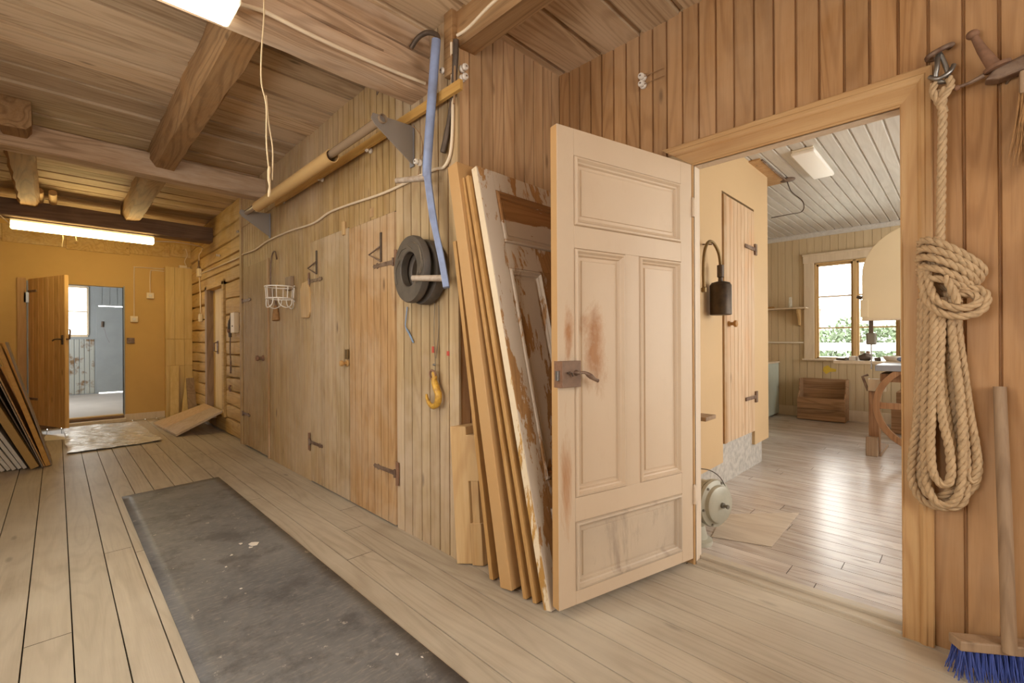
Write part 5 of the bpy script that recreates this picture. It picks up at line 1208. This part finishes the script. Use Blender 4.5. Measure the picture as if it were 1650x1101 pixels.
tag(MB().box(7.2, 7.7, .1, .66, .003, .30).build('storage_box', M['crate'], bevel=.004), 'low wooden box on the floor behind the wooden wheel', 'box')
tag(MB().box(7.22, 7.38, .36, .46, .503, .60).build('white_tin', M['wire_white'], bevel=.004), 'white tin on top of the brown box behind the wheel', 'tin') if False else None

# ------------------------------------------------------------------ outside the workshop window
struct(MB().box(8.2, 90, -50, 50, -.9, -.8).build('ground', M['snow_field'], loc=(0, 0, 0)), 'pale bright yard outside the workshop window', 'ground')
struct(MB().box(-20, 20, 13.3, 60, -.5, -.4).build('ground_yard', M['snow_field'], loc=(0, 0, 0)), 'pale bright yard outside the far room', 'ground')
t = thing('yard_fence', 'white rail fence with reddish base outside the window', 'fence', (16, 2, -.8))
for z in (.15, .55, .95): MB().box(16, 16.05, -6, 10, z - .11, z + .11).build('rail', M['fence_white'], t)
MB().box(15.98, 16.08, -6, 10, -.45, -.1).build('base_board', M['red_house'], t)
for i in range(7): MB().box(16.05, 16.17, -5.9 + i * 2.6, -5.78 + i * 2.6, -.8, 1.15).build('post', M['fence_white'], t)
def bush(x, y, r, h, label, seed):
    t = thing('bush', label, 'bush', (x, y, -.8), 'bushes beyond the yard fence'); rr = random.Random(seed)
    MB().tube([(x, y, -.8), (x + .1, y, h * .3), (x, y + .1, h * .7)], [.14, .1, .05], 8).build('trunk', M['bark'], t, smooth=50)
    mb = MB()
    for i in range(2600):
        a, b = rr.uniform(0, 2 * PI), math.acos(rr.uniform(-1, 1)); q = rr.uniform(.55, 1) ** .5
        d = Vector((math.cos(a) * math.sin(b), math.sin(a) * math.sin(b), math.cos(b)))
        c = Vector((x, y, h * .45 - .4)) + Vector((d.x * r, d.y * r, d.z * (h * .55 + .4))) * q * (.85 + .3 * noise.noise(d * 2 + Vector((seed, 0, 0))))
        u = Vector((rr.uniform(-1, 1), rr.uniform(-1, 1), rr.uniform(-1, 1))).normalized() * .11; v = u.orthogonal().normalized() * .075
        mb.face([c - u, c + v, c + u, c - v])
    o = mb.build('foliage', M['leaf'], t); o['kind'] = 'stuff'
for i, (x, y, r, h, l) in enumerate(((26, 3.4, 2.6, 2.2, 'broad pale green bush framed by the first window column'), (27, -1.2, 2.8, 2.1, 'green bush seen under the cream saw guard'), (28, 7.5, 2.7, 2.0, 'green bush at the outer edge of the window view'))): bush(x, y, r, h, l, i + 1)
mb = MB()
for j in range(31):
    for i in range(2):
        y = -40 + j * 3; mb.v.append(Vector((60 + i * 20, y, -.8 if i == 0 else 5 + 2.5 * noise.noise(Vector((y * .08, 0, 0))))))
for j in range(30): mb.f.append([j * 2, j * 2 + 1, j * 2 + 3, j * 2 + 2]); mb.b.append(0)
struct(mb.build('hill', M['hill'], loc=(0, 0, 0), smooth=60), 'hazy green hillside beyond the yard', 'hill')
t = thing('red_house', 'small reddish house on the hillside beyond the bushes', 'house', (52, 12.5, 0))
MB().box(50, 55, 10.5, 14.0, -.8, 4.2).build('wall', M['red_house'], t)
mb = MB(); mb.prism([(49.7, 10.2, 4.2), (49.7, 14.3, 4.2), (49.7, 12.25, 5.9)], (5.6, 0, 0)); mb.build('roof', M['roof_grey'], t)

# ------------------------------------------------------------------ light, camera, output
W = bpy.data.worlds.new('World'); SC.world = W; W.use_nodes = True
nt = W.node_tree; nt.nodes.clear()
wo = nt.nodes.new('ShaderNodeOutputWorld'); bg = nt.nodes.new('ShaderNodeBackground')
bg.inputs[0].default_value = (1.0, .985, .96, 1); bg.inputs[1].default_value = SKY
nt.links.new(bg.outputs[0], wo.inputs[0])
def portal(name, loc, rot, sx, sy):
    l = bpy.data.lights.new(name, 'AREA'); l.shape = 'RECTANGLE'; l.size = sx; l.size_y = sy
    l.cycles.is_portal = True
    o = bpy.data.objects.new(name, l); o.location = loc; o.rotation_euler = rot; COL.objects.link(o)
R90 = PI / 2
portal('portal_window', (XW + .16, (WY0 + WY1) / 2, (WZ0 + WZ1) / 2), (R90, 0, R90), WY1 - WY0, WZ1 - WZ0)
portal('portal_side', (4.0, YA - .14, 1.6), (R90, 0, 0), 1.6, 1.6)
portal('portal_side', (6.4, YA - .14, 1.6), (R90, 0, 0), 1.6, 1.6)
portal('portal_far', (-.02, YW + .14, 1.82), (-R90, 0, 0), .96, .99)
portal('portal_far_side', (-1.32, 11.1, 1.6), (R90, 0, -R90), 2.2, 1.4)
portal('portal_back', (.6, YB - .14, 1.65), (R90, 0, 0), 1.8, 1.3)
portal('portal_left', (XL - .14, .9, 1.5), (R90, 0, -R90), 1.2, 1.0)
portal('portal_left', (XL - .14, 2.75, 1.5), (R90, 0, -R90), .9, 1.0)
cam = bpy.data.cameras.new('Camera'); cam.sensor_width = 36; cam.lens = 36 * 733.33 / 1650; cam.clip_start = .05; cam.clip_end = 300
co = bpy.data.objects.new('Camera', cam); COL.objects.link(co)
co.matrix_world = Matrix.Translation((0, 0, 1.15)) @ Matrix.Rotation(-PI / 4, 4, 'Z') @ Matrix.Rotation(PI / 2, 4, 'X') @ Matrix.Rotation(math.radians(-.3), 4, 'Z')
SC.camera = co
vs = SC.view_settings; vs.view_transform = 'Standard'; vs.look = 'None'; vs.gamma = 1; vs.use_curve_mapping = False; vs.exposure = EXPO
cy = SC.cycles; cy.use_denoising = True; cy.max_bounces = 8; cy.diffuse_bounces = 5; cy.transparent_max_bounces = 12; cy.sample_clamp_indirect = 6.0; cy.caustics_reflective = False; cy.caustics_refractive = False
